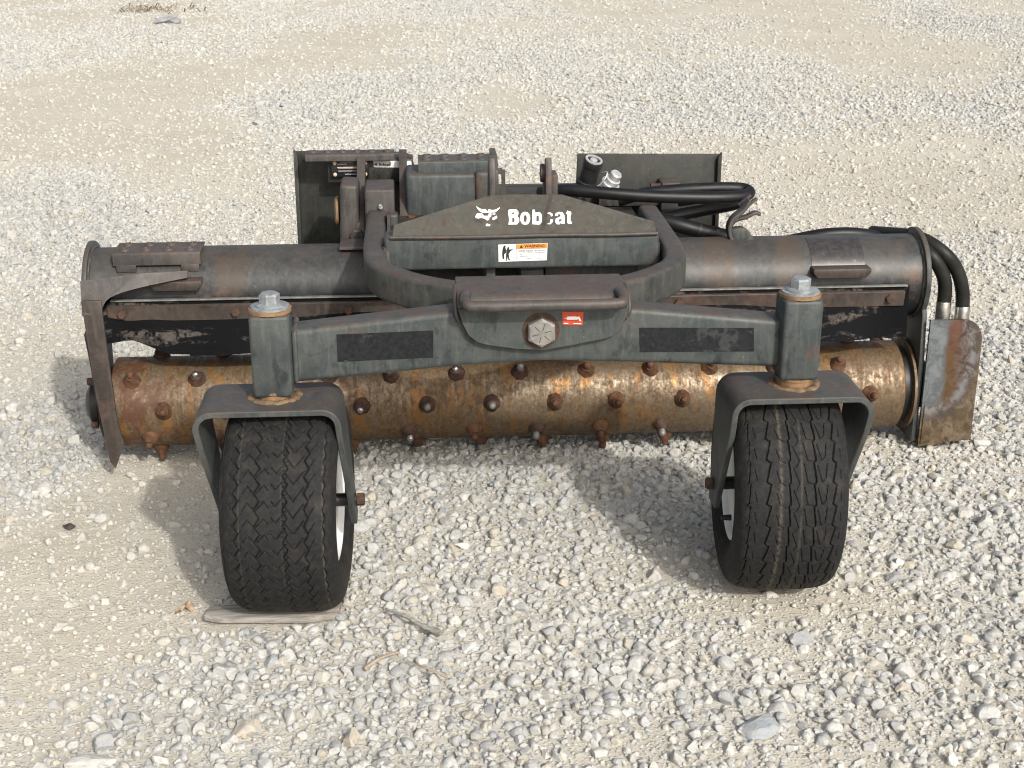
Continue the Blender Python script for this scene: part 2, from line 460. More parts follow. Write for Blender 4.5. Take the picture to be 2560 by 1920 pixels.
def hexbolt(name, origin, axis, r, h, mat, parent, flange=0., phase=0.):
    bm = bmesh.new(); o = Vector(origin); a = Vector(axis).normalized(); t = 0
    if flange:
        add_lathe(bm, o, a, [(0, flange), (h * .12, flange), (h * .26, r * 1.02)], 24); t = h * .22
    add_lathe(bm, o + a * t, a, [(0, r), (h * .86, r), (h, r * .86)], 6, phase)
    add_lathe(bm, o + a * (t + h), a, [(0, r * .82), (h * .03, r * .79)], 20)
    return frombm(name, bm, mat, parent, 0, smooth=25)

def tag(o, label=None, cat=None, group=None, kind=None):
    if label: o['label'] = label
    if cat: o['category'] = cat
    if group: o['group'] = group
    if kind: o['kind'] = kind
    return o

def vnoise(x, y, seed=0):
    r = np.random.default_rng(1000 + seed).random((64, 64))
    xi = np.floor(x).astype(int); yi = np.floor(y).astype(int); fx = x - xi; fy = y - yi
    fx = fx * fx * (3 - 2 * fx); fy = fy * fy * (3 - 2 * fy)
    g = lambda i, j: r[i % 64, j % 64]
    return (g(xi, yi) * (1 - fx) + g(xi + 1, yi) * fx) * (1 - fy) + (g(xi, yi + 1) * (1 - fx) + g(xi + 1, yi + 1) * fx) * fy
def fbm(x, y, seed=0, o=4):
    s = 0; a = .5
    for k in range(o):
        s = s + a * vnoise(x * 2 ** k, y * 2 ** k, seed + k); a *= .5
    return s / (1 - .5 ** o)

# ------------------------------------------------------------------ ground
GRAVEL = [(-1.46, 2.31, 0.42, 0.88, 1), (-1.08, 4.96, 0.41, 0.62, 1), (-0.34, 5.86, 0.46, 0.72, 0.9), (-2.53, 8.5, 0.78, 1.52, 0.6), (1.52, 5.43, 0.66, 1.05, 0.9), (2.81, 4.75, 0.44, 0.46, 0.8), (1.42, 0.7, 0.14, 0.87, 0.7), (0.04, -0.27, 0.41, 0.39, 1), (0.86, -0.52, 0.19, 0.48, 0.9), (0.08, -1.08, 0.74, 0.23, 0.85), (-1.06, 0.05, 0.21, 0.32, 0.7), (0.45, 10.13, 1.11, 1.4, 0.6), (-0.4, -1.04, 0.2, 0.25, 0.8), (4.42, 8.78, 0.45, 1.96, 0.6), (1.14, 2.67, 0.38, 0.51, 0.4), (0.02, 3.84, 0.34, 0.36, 0.5), (-1.84, 2.88, 0.23, 0.53, 0.5), (0.62, 7.07, 0.48, 0.73, 0.4)]
SAND = [(-1.89, 4.8, 0.74, 1.31, 1), (-1.25, 3.05, 0.28, 0.75, 0.8), (-0.72, 7.49, 0.79, 1.17, 0.6), (1.69, 2.88, 0.75, 0.82, 1), (3.09, 8.2, 0.57, 1.78, 0.7), (-0.86, -0.66, 0.21, 0.41, 0.95), (-0.83, -0.11, 0.09, 0.24, 0.8), (-0.07, -0.57, 0.07, 0.08, 0.6), (0.22, -0.65, 0.14, 0.14, 0.8), (0.5, -0.82, 0.17, 0.07, 0.7), (0.41, -1.03, 0.06, 0.08, 0.6), (0.09, -1.26, 0.07, 0.06, 0.7), (2.31, 2.77, 0.16, 0.54, 0.5), (-0.24, -0.89, 0.07, 0.05, 0.4), (0.32, 4.92, 0.28, 0.47, 0.5), (1.52, 8.8, 0.75, 1.31, 0.3)]
def density(x, y):
    d = .52 - .12 * np.clip((y - 1.2) / 1.5, 0, 1)
    for cx, cy, rx, ry, v in GRAVEL:
        d = d + .58 * v * np.exp(-1.1 * (((x - cx) / (rx + .03)) ** 2 + ((y - cy) / (ry + .03)) ** 2))
    for cx, cy, rx, ry, v in SAND:
        d = d - .62 * v * np.exp(-1.1 * (((x - cx) / (rx + .03)) ** 2 + ((y - cy) / (ry + .03)) ** 2))
    near = np.clip((4 - y) / 4, 0, 1)
    d = d + .85 * (fbm(x * 1.3 + 5, y * .9 + 9, 3) - .5) + (.5 + .2 * near) * (fbm(x * 4.2 + 2, y * 3.0 + 1, 9) - .5)
    return np.clip(.5 + (d - .5) * 1.5, .05, 1)
def ground_z(x, y):
    return .016 * (fbm(x * 1.3 + 3, y * 1.3 + 8, 20) - .5) + .012 * (fbm(x * 6, y * 6, 30) - .5) - .002

def axis_coords(lo, hi, step, far):
    core = np.arange(lo, hi, step); out = [core]
    t = step; a = hi; r = []
    while a < far: t *= 1.35; a += t; r.append(a)
    t = step; a = lo; l = []
    while a > -far: t *= 1.35; a -= t; l.append(a)
    return np.concatenate([np.array(l[::-1]), core, np.array(r)])
def build_ground():
    xs = axis_coords(-8.5, 10.5, .06, 600); ys = axis_coords(-2.6, 16, .05, 600)
    X, Y = np.meshgrid(xs, ys); nx, ny = len(xs), len(ys)
    Zg = ground_z(X, Y) * np.clip(1.5 - np.hypot(X, Y) / 60, 0, 1)
    me = bpy.data.meshes.new('ground')
    i = np.arange(nx * ny).reshape(ny, nx)
    q = np.stack([i[:-1, :-1], i[:-1, 1:], i[1:, 1:], i[1:, :-1]], -1).reshape(-1, 4)
    me.from_pydata(np.stack([X.ravel(), Y.ravel(), Zg.ravel()], 1), [], q)
    at = me.attributes.new('dens', 'FLOAT', 'POINT'); at.data.foreach_set('value', density(X, Y).ravel().astype(np.float32))
    o = finish('ground', me, 'dusty_ground', None, 0)
    me.polygons.foreach_set('use_smooth', [True] * len(me.polygons))
    tag(o, 'pale dusty gravel yard ground with beige sand patches', kind='structure')
build_ground()

def stone_mesh(seed, cuts=11, sub=3, flat=.72):
    r = np.random.default_rng(seed)
    bm = bmesh.new(); bmesh.ops.create_icosphere(bm, subdivisions=sub, radius=1.)
    P = np.array([v.co for v in bm.verts])
    P *= np.array([1., r.uniform(.62, .95), flat * r.uniform(.75, 1.1)])
    for k in range(cuts):
        n = r.normal(size=3); n[2] *= .9; n /= np.linalg.norm(n)
        h = np.abs(P @ n).max() * r.uniform(.52, .82)
        e = P @ n - h
        P -= np.outer(np.where(e > 0, e * 1., 0), n)
    P *= 1 + .035 * r.normal(size=(len(P), 1)) * .35
    P -= P.mean(0); P /= np.abs(P[:, :2]).max()
    for v, c in zip(bm.verts, P): v.co = c
    me = bpy.data.meshes.new('stone'); bm.to_mesh(me); bm.free()
    me.polygons.foreach_set('use_smooth', [True] * len(me.polygons)); me.set_sharp_from_angle(angle=radians(30))
    me.materials.append(M['crushed_limestone'])
    return me
STONES = [stone_mesh(s, cuts=int(8 + s % 5)) for s in range(18)]

WHEELS = [(-.466, -.725), (.455, -.705)]
def scatter():
    cx, cy = -.22, -3.19
    P, S, R, I, DN = [], [], [], [], []
    def layer(spacing, smin, smax, y0, y1, keep, zlo, zhi, seed, skew=1.6):
        r = np.random.default_rng(seed)
        ys = np.arange(y0, y1, spacing)
        d1 = y1 - cy
        xs = np.arange(cx + .07 * d1 - .62 * d1 - .5, cx + .07 * d1 + .62 * d1 + .5, spacing)
        X, Y = np.meshgrid(xs, ys); X = X + (np.arange(len(ys)) % 2)[:, None] * spacing / 2
        X = (X + r.uniform(-.42, .42, X.shape) * spacing).ravel(); Y = (Y + r.uniform(-.42, .42, Y.shape).reshape(len(ys), -1) * spacing).ravel()
        d = Y - cy
        ok = np.abs(X - cx - .07 * d) < (.60 * d + .5 if spacing > .02 else .46 * d + .3)
        dn = density(X, Y)
        ok &= r.random(X.shape) < keep(dn)
        for wx, wy in WHEELS: ok &= ~((np.abs(X - wx) < .085) & (np.abs(Y - wy) < .055))
        ok &= ~((X > -.64) & (X < -.39) & (Y > -.832) & (Y < -.75))
        X, Y, dn = X[ok], Y[ok], dn[ok]; n = len(X)
        s = smin + (smax - smin) * r.random(n) ** skew
        s *= .85 + .22 * dn
        rad = s / 2
        z = ground_z(X, Y) + rad * r.uniform(zlo, zhi, n)
        P.append(np.stack([X, Y, z], 1))
        R.append(np.stack([r.normal(0, .38, n), r.normal(0, .38, n), r.uniform(0, 2 * pi, n)], 1))
        S.append(np.stack([rad * r.uniform(.85, 1.15, n), rad * r.uniform(.85, 1.15, n), rad * r.uniform(.8, 1.2, n)], 1))
        I.append(r.integers(0, len(STONES), n)); DN.append(dn)
    st = lambda lo, hi, a, b: (lambda d: a + (b - a) * np.clip((d - lo) / (hi - lo), 0, 1))
    layer(.060, .022, .043, -1.9, 15.5, st(.1, .8, .18, .36), -.2, .4, 1, 2.6)
    layer(.0226, .0100, .0295, -1.9, 4.5, st(.1, .8, .22, .93), -.3, .45, 2, 1.4)
    layer(.031, .015, .034, 4.5, 15.5, st(.15, .75, .08, .95), -.2, .45, 3)
    layer(.0165, .007, .0165, -1.9, 3.2, st(.1, .7, .36, .85), -.3, .7, 4)
    layer(.024, .009, .020, 3.2, 7.5, st(.1, .7, .24, .65), -.3, .6, 5)
    layer(.0115, .0035, .0105, -1.8, .9, st(.2, .8, .65, .5), -.4, .5, 6, 2.0)
    layer(.0165, .005, .012, .9, 3.6, st(.2, .8, .65, .4), -.4, .5, 7, 2.0)
    P, S, R, I = np.concatenate(P), np.concatenate(S), np.concatenate(R), np.concatenate(I)
    n = len(P); print('gravel stones', n)
    me = bpy.data.meshes.new('gravel')
    me.vertices.add(n); me.vertices.foreach_set('co', P.astype(np.float32).ravel())
    for nm, A in (('rot', R), ('scl', S)):
        a = me.attributes.new(nm, 'FLOAT_VECTOR', 'POINT'); a.data.foreach_set('vector', A.astype(np.float32).ravel())
    a = me.attributes.new('dn', 'FLOAT', 'POINT'); a.data.foreach_set('value', np.concatenate(DN).astype(np.float32))
    a = me.attributes.new('pick', 'INT', 'POINT'); a.data.foreach_set('value', I.astype(np.int32))
    me.materials.append(M['crushed_limestone'])
    o = bpy.data.objects.new('gravel', me); col.objects.link(o)
    tag(o, 'loose crushed limestone gravel strewn over the yard', 'gravel', kind='stuff')
    src = bpy.data.collections.new('stone_shapes')
    for k, sm in enumerate(STONES):
        src.objects.link(bpy.data.objects.new('stone_shape_%02d' % k, sm))
    ng = bpy.data.node_groups.new('strew', 'GeometryNodeTree')
    ng.interface.new_socket('Geometry', in_out='INPUT', socket_type='NodeSocketGeometry')
    ng.interface.new_socket('Geometry', in_out='OUTPUT', socket_type='NodeSocketGeometry')
    N = ng.nodes; gi = N.new('NodeGroupInput'); go = N.new('NodeGroupOutput')
    ci = N.new('GeometryNodeCollectionInfo'); ci.inputs['Collection'].default_value = src
    ci.inputs['Separate Children'].default_value = True; ci.inputs['Reset Children'].default_value = True
    ip = N.new('GeometryNodeInstanceOnPoints'); ip.inputs['Pick Instance'].default_value = True
    def na(nm, t):
        q = N.new('GeometryNodeInputNamedAttribute'); q.data_type = t; q.inputs['Name'].default_value = nm; return q.outputs['Attribute']
    e = N.new('FunctionNodeEulerToRotation')
    L = ng.links.new
    L(gi.outputs[0], ip.inputs['Points']); L(ci.outputs[0], ip.inputs['Instance'])
    L(na('pick', 'INT'), ip.inputs['Instance Index']); L(na('rot', 'FLOAT_VECTOR'), e.inputs[0]); L(e.outputs[0], ip.inputs['Rotation'])
    L(na('scl', 'FLOAT_VECTOR'), ip.inputs['Scale']); L(ip.outputs[0], go.inputs[0])
    md = o.modifiers.new('strew', 'NODES'); md.node_group = ng
scatter()

# ------------------------------------------------------------------ the power rake (one thing, many parts)
rake = bpy.data.objects.new('power_rake', None); col.objects.link(rake)
rake.location = (0, 0, 0)
tag(rake, 'dark grey soil conditioner rake with rusty spiked roller and two caster wheels', 'power rake')

# --- hood tube, treads and lugs
TC = Vector((0, .03, .400)); TR = .097
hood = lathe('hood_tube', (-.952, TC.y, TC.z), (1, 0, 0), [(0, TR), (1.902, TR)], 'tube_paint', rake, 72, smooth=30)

def tread(name, x0, x1, y0, y1, z, drop, mat, parent, rows, cols, r=.011):
    """folded step plate: a flat top with raised punched buttons and a front lip"""
    bm = bmesh.new()
    add_prism(bm, [(y0, z - drop), (y0 + .004, z - drop), (y0 + .006, z - .004), (y1, z - .004), (y1, z), (y0 + .003, z), (y0, z - .004)], 'x', x0, x1)
    o = frombm(name, bm, mat, parent, .001, 1)
    for a in range(rows):
        for b in range(cols):
            cx = x0 + (x1 - x0) * (b + .5) / cols; cy = y0 + (y1 - y0) * (a + .5) / rows
            lathe('punched_button', (cx, cy, z), (0, 0, 1), [(-.002, r * 1.25), (.003, r), (.0045, r * .82), (.0045, r * .6), (.0005, r * .52)], mat, o, 14)
    return o
t1 = tread('step_tread', -.895, -.702, -.045, .045, .506, .030, 'brown_paint', rake, 2, 4)
box('tread_foot', -.888, -.845, -.048, -.042, .462, .478, 'brown_paint', t1, .001)
box('tread_foot', -.745, -.706, -.048, -.042, .462, .478, 'brown_paint', t1, .001)

def lug(x0, x1):
    o = prism('lug', [(x0, .450), (x1, .450), (x1, .440), (x1 - .010, .428), (x0 + .010, .428), (x0, .440)], 'y', -.088, -.045, 'rusty_bar', rake, .003)
    return o
lug(-.812, -.698); lug(.678, .812)

# dark vinyl patch wrapped on the tube near its drive end
def wrap_patch(name, x0, x1, a0, a1, mat, dr=.0012):
    V, F = [], []
    n = 14
    for i in range(n + 1):
        a = radians(a0 + (a1 - a0) * i / n)
        for x in (x0, x1):
            V.append((x, TC.y - (TR + dr) * cos(a), TC.z + (TR + dr) * sin(a)))
    for i in range(n): F.append((2 * i, 2 * i + 1, 2 * i + 3, 2 * i + 2))
    return obj(name, V, F, mat, hood)
s = NT('gloss_patch')
n_ = s.noise(70, 5, .7)
M['gloss_patch'] = s.done(s.mix(s.ramp(n_, .4, .6), (.030, .028, .027), (.05, .045, .042)), s.math('ADD', .13, s.math('MULTIPLY', s.ramp(n_, .60, .7), .4)), .0, .9)
wrap_patch('vinyl_patch', .682, .806, 22, 82, 'gloss_patch')
box('top_tab', -.395, -.33, -.02, .06, .497, .503, 'brown_paint', hood, .001)

# --- end plates
def end_plate(x0, x1, low):
    # outline in the yz plane, front is -y
    pts = [(TC.y + (TR + .016) * cos(radians(a)), TC.z + (TR + .016) * sin(radians(a))) for a in range(-30, 211, 10)]
    return prism('end_plate', pts + low, 'x', x0, x1, 'slate_paint', rake, .002)
epl = end_plate(-.962, -.951, [(-.100, .335), (-.075, .26), (-.058, .18), (-.045, .09), (-.025, .058), (.05, .055), (.11, .10), (.125, .25)])
epr = end_plate(.945, .957, [(-.075, .33), (-.085, .22), (-.085, .02), (.05, .015), (.11, .08), (.125, .25)])
# flat cutter bar standing along the front edge of the free end
bm = bmesh.new()
add_prism(bm, [(-.951, .425), (-.908, .425), (-.905, .30), (-.899, .14), (-.889, .090), (-.914, .027), (-.925, .045), (-.940, .20)], 'y', -.140, -.131)
frombm('cutter_bar', bm, 'rusty_bar', epl, .002)
# curved gusset plate from the cutter bar up on to the tube
up_e = [(-.951, -.118, .462), (-.88, -.103, .466), (-.82, -.092, .470), (-.775, -.080, .468), (-.727, -.070, .468)]
lo_e = [(-.951, -.134, .388), (-.915, -.130, .396), (-.890, -.122, .425), (-.83, -.106, .441), (-.727, -.080, .455)]
V, F = [], []
def samp(e, n=16):
    return smooth_path(e, n // 4)
A_, B_ = samp(up_e), samp(lo_e)
th = Vector((0, -.008, .004))
for a, b in zip(A_, B_):
    V += [a, b, a + th, b + th]
for i in range(len(A_) - 1):
    k = 4 * i; j = k + 4
    F += [(k, j, j + 1, k + 1), (k + 2, k + 3, j + 3, j + 2), (k, k + 2, j + 2, j), (k + 1, j + 1, j + 3, k + 3)]
F += [(0, 1, 3, 2), (4 * len(A_) - 4, 4 * len(A_) - 2, 4 * len(A_) - 1, 4 * len(A_) - 3)]
obj('gusset_plate', V, F, 'brown_paint', epl)
# free-end bearing: hub, cap and bolts outside the plate
lathe('bearing_hub', (-.962, 0, .137), (-1, 0, 0), [(0, .055), (.016, .055), (.022, .046), (.03, .03)], 'black_steel', epl, 28)
for k in range(4):
    a = pi / 4 + k * pi / 2
    hexbolt('bearing_bolt', (-.962, .075 * cos(a), .155 + .075 * sin(a)), (-1, 0, 0), .009, .014, 'dark_rust', epl)
lathe('seal_ring', (-.950, 0, .137), (1, 0, 0), [(0, .085), (.018, .085), (.024, .078)], 'seal_black', epl, 36)
box('shaft_guard', -.948, -.932, -.05, .02, .215, .30, 'slate_paint', epl, .004)

for xw, sg in ((-.951, 1), (.945, -1)):      # weld bead round the tube at each plate
    bm = bmesh.new(); rw = np.random.default_rng(3); rings = []
    for i in range(110):
        a = 2 * pi * i / 110; rr = TR + .0015 + .0008 * rw.normal(); q = .0042 + .0007 * (i % 2) + .0004 * rw.normal()
        rings.append([(xw + sg * q * cos(2 * pi * j / 6), TC.y + (rr + q * sin(2 * pi * j / 6)) * cos(a), TC.z + (rr + q * sin(2 * pi * j / 6)) * sin(a)) for j in range(6)])
    loft(bm, rings + [rings[0]], caps=False); bmesh.ops.remove_doubles(bm, verts=bm.verts, dist=1e-5)
    frombm('weld_bead', bm, 'slate_paint', hood, 0, smooth=60)

# --- roller with teeth
RC = Vector((0, 0, .137)); RR = .104
roller = lathe('roller', (-.922, 0, 0), (1, 0, 0), [(0, RR - .006), (.004, RR), (1.834, RR), (1.838, RR - .006)], 'roller_steel', rake, 96, smooth=30)
roller.location = RC
lathe('end_seal', (.918, 0, 0), (1, 0, 0), [(0, .09), (.018, .09)], 'seal_black', roller, 40)
lathe('end_disc', (.935, 0, 0), (1, 0, 0), [(0, RR + .004), (.006, RR + .004), (.009, RR - .004)], 'roller_steel', roller, 64)
def tooth_meshes():
    out = []
    for sd in range(5):
        r = np.random.default_rng(sd)
        bm = bmesh.new()
        n = 14
        rings = []
        for t, rad in ((-.004, .0208), (.001, .0200), (.006, .0172), (.012, .0140), (.019, .0112)):
            rings.append([((rad * (1 + .07 * r.normal())) * cos(2 * pi * i / n), (rad * (1 + .07 * r.normal())) * sin(2 * pi * i / n), t) for i in range(n)])
        loft(bm, rings)
        weld = bpy.data.meshes.new('tooth'); bmesh.ops.recalc_face_normals(bm, faces=bm.faces); bm.to_mesh(bm_me := weld); bm.free()
        weld.polygons.foreach_set('use_smooth', [True] * len(weld.polygons)); weld.materials.append(M['rust' if sd % 2 else 'dark_rust'])
        out.append(weld)
    return out
TOOTH = tooth_meshes()
# weld collar and pin in one mesh per variant (two materials)
def tooth_variant(k, pinmat, h):
    bm = bmesh.new(); bm.from_mesh(TOOTH[k]); nf = len(bm.faces)
    add_lathe(bm, (0, 0, 0), (0, 0, 1), [(.012, .0086), (h - .005, .0080), (h - .0015, .006), (h, .003)], 14)
    bm.faces.ensure_lookup_table()
    for f in bm.faces[nf:]: f.material_index = 1
    bmesh.ops.recalc_face_normals(bm, faces=bm.faces)
    me = bpy.data.meshes.new('tooth'); bm.to_mesh(me); bm.free()
    me.polygons.foreach_set('use_smooth', [True] * len(me.polygons)); me.set_sharp_from_angle(angle=radians(50))
    me.materials.append(TOOTH[k].materials[0]); me.materials.append(M[pinmat]); return me
VAR = [tooth_variant(i % 5, ['bright_steel', 'rust', 'bolt_steel', 'rust', 'bolt_steel'][i % 5], .030 + .002 * (i % 4)) for i in range(10)]
PITCH = .148
# angle about the axle, measured from straight toward -y and positive up; offset along x in pitches
view = 20.6
rows = [(84, .35), (27, .0), (-13, .5), (-53, .24), (-93, .35), (-133, .8), (-173, .15), (-213, .6), (-253, .9)]
for ri, (ang, off) in enumerate(rows):
    A = radians(ang + view)
    nrm = Vector((0, -cos(A), sin(A)))
    x = -.875 + off * PITCH
    while x < .90:
        o = bpy.data.objects.new('tooth', VAR[random.randrange(len(VAR))]); col.objects.link(o)
        o.parent = roller
        o.location = Vector((x + random.uniform(-.004, .004), 0, 0)) + nrm * (RR - .001)
        q = nrm.to_track_quat('Z', 'Y'); tilt = Euler((random.uniform(-.12, .12), random.uniform(-.12, .12), random.uniform(0, 6)))
        o.rotation_euler = (q.to_matrix() @ tilt.to_matrix()).to_euler()
        x += PITCH

# --- flap bar, flap and clamp bolts
fb = prism('flap_bar', [(-.094, .396), (-.086, .398), (-.080, .362), (-.089, .360)], 'x', -.908, .893, 'rusty_bar', rake, .0012, 1)
for x in (-.875, -.626, -.377, -.13, .12, .37, .615, .858):
    hexbolt('clamp_bolt', (x, -.0915, .3785), (0, -.98, .1), .0105, .009, 'dark_rust', fb, phase=random.random())
def flap():
    nx, nz = 150, 12
    xs = np.linspace(-.918, .905, nx)
    V, F = [], []
    kx = [-.92, -.90, -.86, -.82, -.78, -.70, -.60, -.4, 0., .4, .70, .82, .87, .905]
    kz = [.315, .313, .316, .303, .287, .283, .288, .286, .284, .283, .284, .287, .279, .284]
    zb = np.interp(xs, kx, kz) + .003 * (fbm(xs * 9, xs * 0 + 2.3, 40) - .5)
    for side in (0, 1):
        for j in range(nz):
            t = j / (nz - 1)
            for i, x in enumerate(xs):
                z = .405 + (zb[i] - .405) * t
                bulge = .012 * sin(x * 9 + 1.) * t + .010 * sin(x * 23) * t * t
                curl = .035 * math.exp(-((x + .87) / .06) ** 2) * t * t + .02 * math.exp(-((x - .87) / .05) ** 2) * t
                y = -.083 - .030 * t ** 1.3 + bulge * .6 + curl
                V.append((x, y + (.006 if side else 0), z))
    def ix(s, j, i): return s * nx * nz + j * nx + i
    for j in range(nz - 1):
        for i in range(nx - 1):
            F.append((ix(0, j, i), ix(0, j + 1, i), ix(0, j + 1, i + 1), ix(0, j, i + 1)))
            F.append((ix(1, j, i), ix(1, j, i + 1), ix(1, j + 1, i + 1), ix(1, j + 1, i)))
    for i in range(nx - 1):
        F.append((ix(0, nz - 1, i), ix(1, nz - 1, i), ix(1, nz - 1, i + 1), ix(0, nz - 1, i + 1)))
        F.append((ix(0, 0, i), ix(0, 0, i + 1), ix(1, 0, i + 1), ix(1, 0, i)))
    for j in range(nz - 1):
        F.append((ix(0, j, 0), ix(1, j, 0), ix(1, j + 1, 0), ix(0, j + 1, 0)))
        F.append((ix(0, j, nx - 1), ix(0, j + 1, nx - 1), ix(1, j + 1, nx - 1), ix(1, j, nx - 1)))
    return obj('rubber_flap', V, F, 'flap_rubber', rake, smooth=60)
flap()
# worn bare top lip of the flap clamp
box('clamp_lip', -.90, .90, -.0885, -.076, .4055, .4085, 'bolt_steel', fb, .0008, 1)

# --- hydraulic drive end: guard, hoses
def guard():
    V, F = [], []
    prof = [(.958, -.098), (1.035, -.098), (1.050, -.098), (1.064, -.097), (1.074, -.096), (1.082, -.094), (1.089, -.088), (1.0945, -.070), (1.096, .03)]   # x, y seen from above
    zt = [.326, .326, .3240, .3175, .308, .295, .274, .260, .254]; zb = [.012, .022, .0235, .025, .0265, .0275, .0285, .030, .034]
    rows_ = 8
    for s_, d in ((0, 0), (1, .008)):
        for i, (x, y) in enumerate(prof):
            for j in range(rows_):
                t = j / (rows_ - 1)
                nx_ = (-.9 * d if i > 5 else 0); ny_ = (d if i < 7 else 0)
                V.append((x + nx_, y + ny_, zb[i] + (zt[i] - zb[i]) * t))
    n = len(prof)
    ix = lambda s_, i, j: s_ * n * rows_ + i * rows_ + j
    for i in range(n - 1):
        for j in range(rows_ - 1):
            F.append((ix(0, i, j), ix(0, i + 1, j), ix(0, i + 1, j + 1), ix(0, i, j + 1)))
            F.append((ix(1, i, j), ix(1, i, j + 1), ix(1, i + 1, j + 1), ix(1, i + 1, j)))
        F.append((ix(0, i, rows_ - 1), ix(0, i + 1, rows_ - 1), ix(1, i + 1, rows_ - 1), ix(1, i, rows_ - 1)))
        F.append((ix(0, i, 0), ix(1, i, 0), ix(1, i + 1, 0), ix(0, i + 1, 0)))
    for j in range(rows_ - 1):
        F.append((ix(0, n - 1, j), ix(1, n - 1, j), ix(1, n - 1, j + 1), ix(0, n - 1, j + 1)))
    return obj('motor_guard', V, F, 'guard_steel', rake, smooth=50)
gd = guard()
box('guard_bottom', .960, 1.090, -.088, .03, .020, .030, 'guard_steel', gd, .001)
prism('weld_strip', [(.962, .02), (.985, .022), (.983, .09), (.964, .118)], 'y', -.1015, -.0975, 'guard_steel', gd, .001)
for z in (.235, .205): hexbolt('guard_bolt', (1.096, -.03, z), (1, 0, 0), .010, .010, 'dark_rust', gd)
lathe('drive_motor', (.957, 0, .137), (1, 0, 0), [(0, .06), (.03, .06), (.035, .045), (.11, .045)], 'black_steel', rake, 28)
tube('motor_hose', [(.90, .16, .44), (.945, .06, .473), (.978, .0, .455), (1.008, -.005, .413), (1.021, 0, .374), (1.022, 0, .325)], .0165, 'hose_worn', rake, sub=8, up=(0, 1, .1))
tube('motor_hose', [(.90, .20, .46), (.96, .06, .483), (1.005, .0, .462), (1.044, 0, .418), (1.064, 0, .365), (1.069, 0, .31)], .0165, 'hose_worn', rake, sub=8, up=(0, 1, .1))
lathe('hose_ferrule', (1.022, 0, .342), (0, 0, -1), [(0, .0165), (.002, .0175), (.055, .0175), (.057, .013), (.1, .013)], 'bright_steel', rake, 22)
lathe('hose_ferrule', (1.069, 0, .330), (0, 0, -1), [(0, .0165), (.002, .0175), (.055, .0175), (.057, .013), (.1, .013)], 'bright_steel', rake, 22)
# hose that loops up behind the tube at the drive end
tube('motor_hose', [(.60, .165, .43), (.70, .15, .458), (.77, .14, .472), (.84, .14, .472), (.90, .15, .458), (.94, .16, .43)], .016, 'hose_rubber', rake, sub=8)

# --- front cross beam with two arms
BY0, BY1 = -.735, -.675
def beam_arm(name, sgn, xe):
    pts_c = (.0, .472, .577); pts_e = (xe, .441, .541) if sgn < 0 else (xe, .449, .539)
    bm = bmesh.new(); rings = []
    for x, zb, zt in (pts_c, (xe * .33, .466, .571), pts_e):
        h = (zt - zb) / 2; zc = (zt + zb) / 2; yc = (BY0 + BY1) / 2
        rings.append([(x, yc + u, zc + v) for u, v in rrect(BY1 - BY0, 2 * h, .011, 4)])
    loft(bm, rings, caps=True)
    return frombm(name, bm, 'frame_paint', rake, 0, smooth=40)
arm_l = beam_arm('beam_arm', -1, -.446)
arm_r = beam_arm('beam_arm', 1, .446)
bar = lambda a, b, m, p, nm, y: prism(nm, a, 'y', y - .0012, y + .0012, m, p, 0)
prism('anti_slip_strip', [(-.366, .532), (-.195, .5355), (-.196, .485), (-.366, .481)], 'y', BY0 - .0012, BY0 + .001, 'tape_black', arm_l, 0)
prism('anti_slip_strip', [(.174, .5325), (.383, .5275), (.386, .483), (.177, .4865)], 'y', BY0 - .0012, BY0 + .001, 'tape_black', arm_r, 0)
for sgn, arm in ((-1, arm_l), (1, arm_r)):
    tube('weld_bead', [(sgn * .4405, BY0 - .002, .448), (sgn * .4405, BY0 - .002, .537), (sgn * .4405, BY1, .543)], .005, 'frame_paint', arm, 8, 1, up=(1, 0, 0))

# --- pivot bracket with pull handle and pivot bolt
bm = bmesh.new()
R_ = .022; zt = .602; yb, yf = -.622, -.752
prof = [(yb, zt)] + [(yf + R_ - R_ * sin(radians(a)), zt - R_ + R_ * cos(radians(a))) for a in range(0, 91, 15)]
inner = [(yb, zt - .011)] + [(yf + .011 + (R_ - .011) * (1 - sin(radians(a))), zt - R_ + (R_ - .011) * cos(radians(a))) for a in range(0, 91, 15)]
add_prism(bm, prof + inner[::-1], 'x', -.152, .152)
pv = frombm('pivot_bracket', bm, 'brown_paint', rake, .0015, 1)
# front ear: flat plate whose lower edge is a wide shallow curve
ear = [(-.152, zt - R_ - .0005), (.152, zt - R_ - .0005)]
low = [(.150, .565), (.141, .540), (.128, .525), (.112, .519), (.06, .509), (0, .4995), (-.05, .503), (-.10, .511), (-.118, .517), (-.133, .530), (-.143, .551)]
prism('ear_plate', ear + low, 'y', yf - .0002, yf + .0105, 'frame_paint', pv, .0012, 1)
box('inner_block', -.145, .145, -.66, -.635, .47, .591, 'frame_paint', pv, .003)
hexbolt('pivot_bolt', (-.004, yf, .537), (0, -1, 0), .0272, .018, 'bolt_steel', pv, phase=.5)
lathe('pivot_washer', (-.004, yf, .537), (0, -1, 0), [(0, .033), (.002, .033)], 'dark_rust', pv, 30)
for k in range(6):       # strength marks on the bolt head
    a = radians(60 * k + 15)
    c = Vector((-.004 + .012 * cos(a), yf - .0188, .537 + .012 * sin(a)))
    d = Vector((cos(a), 0, sin(a))) * .006; e = Vector((-sin(a), 0, cos(a))) * .0007
    obj('head_mark', [c - d - e, c + d - e, c + d + e, c - d + e], [(0, 1, 2, 3)], 'dark_rust', pv, 0)
hz = .598
tube('pull_handle', [(-.136, -.735, hz + .004), (-.139, -.765, hz + .004), (-.136, -.785, hz), (-.120, -.792, hz - .002), (0, -.793, hz - .002), (.120, -.792, hz - .002), (.136, -.785, hz), (.139, -.765, hz + .004), (.136, -.735, hz + .004)], .0098, 'brown_paint', pv, 16, 6)
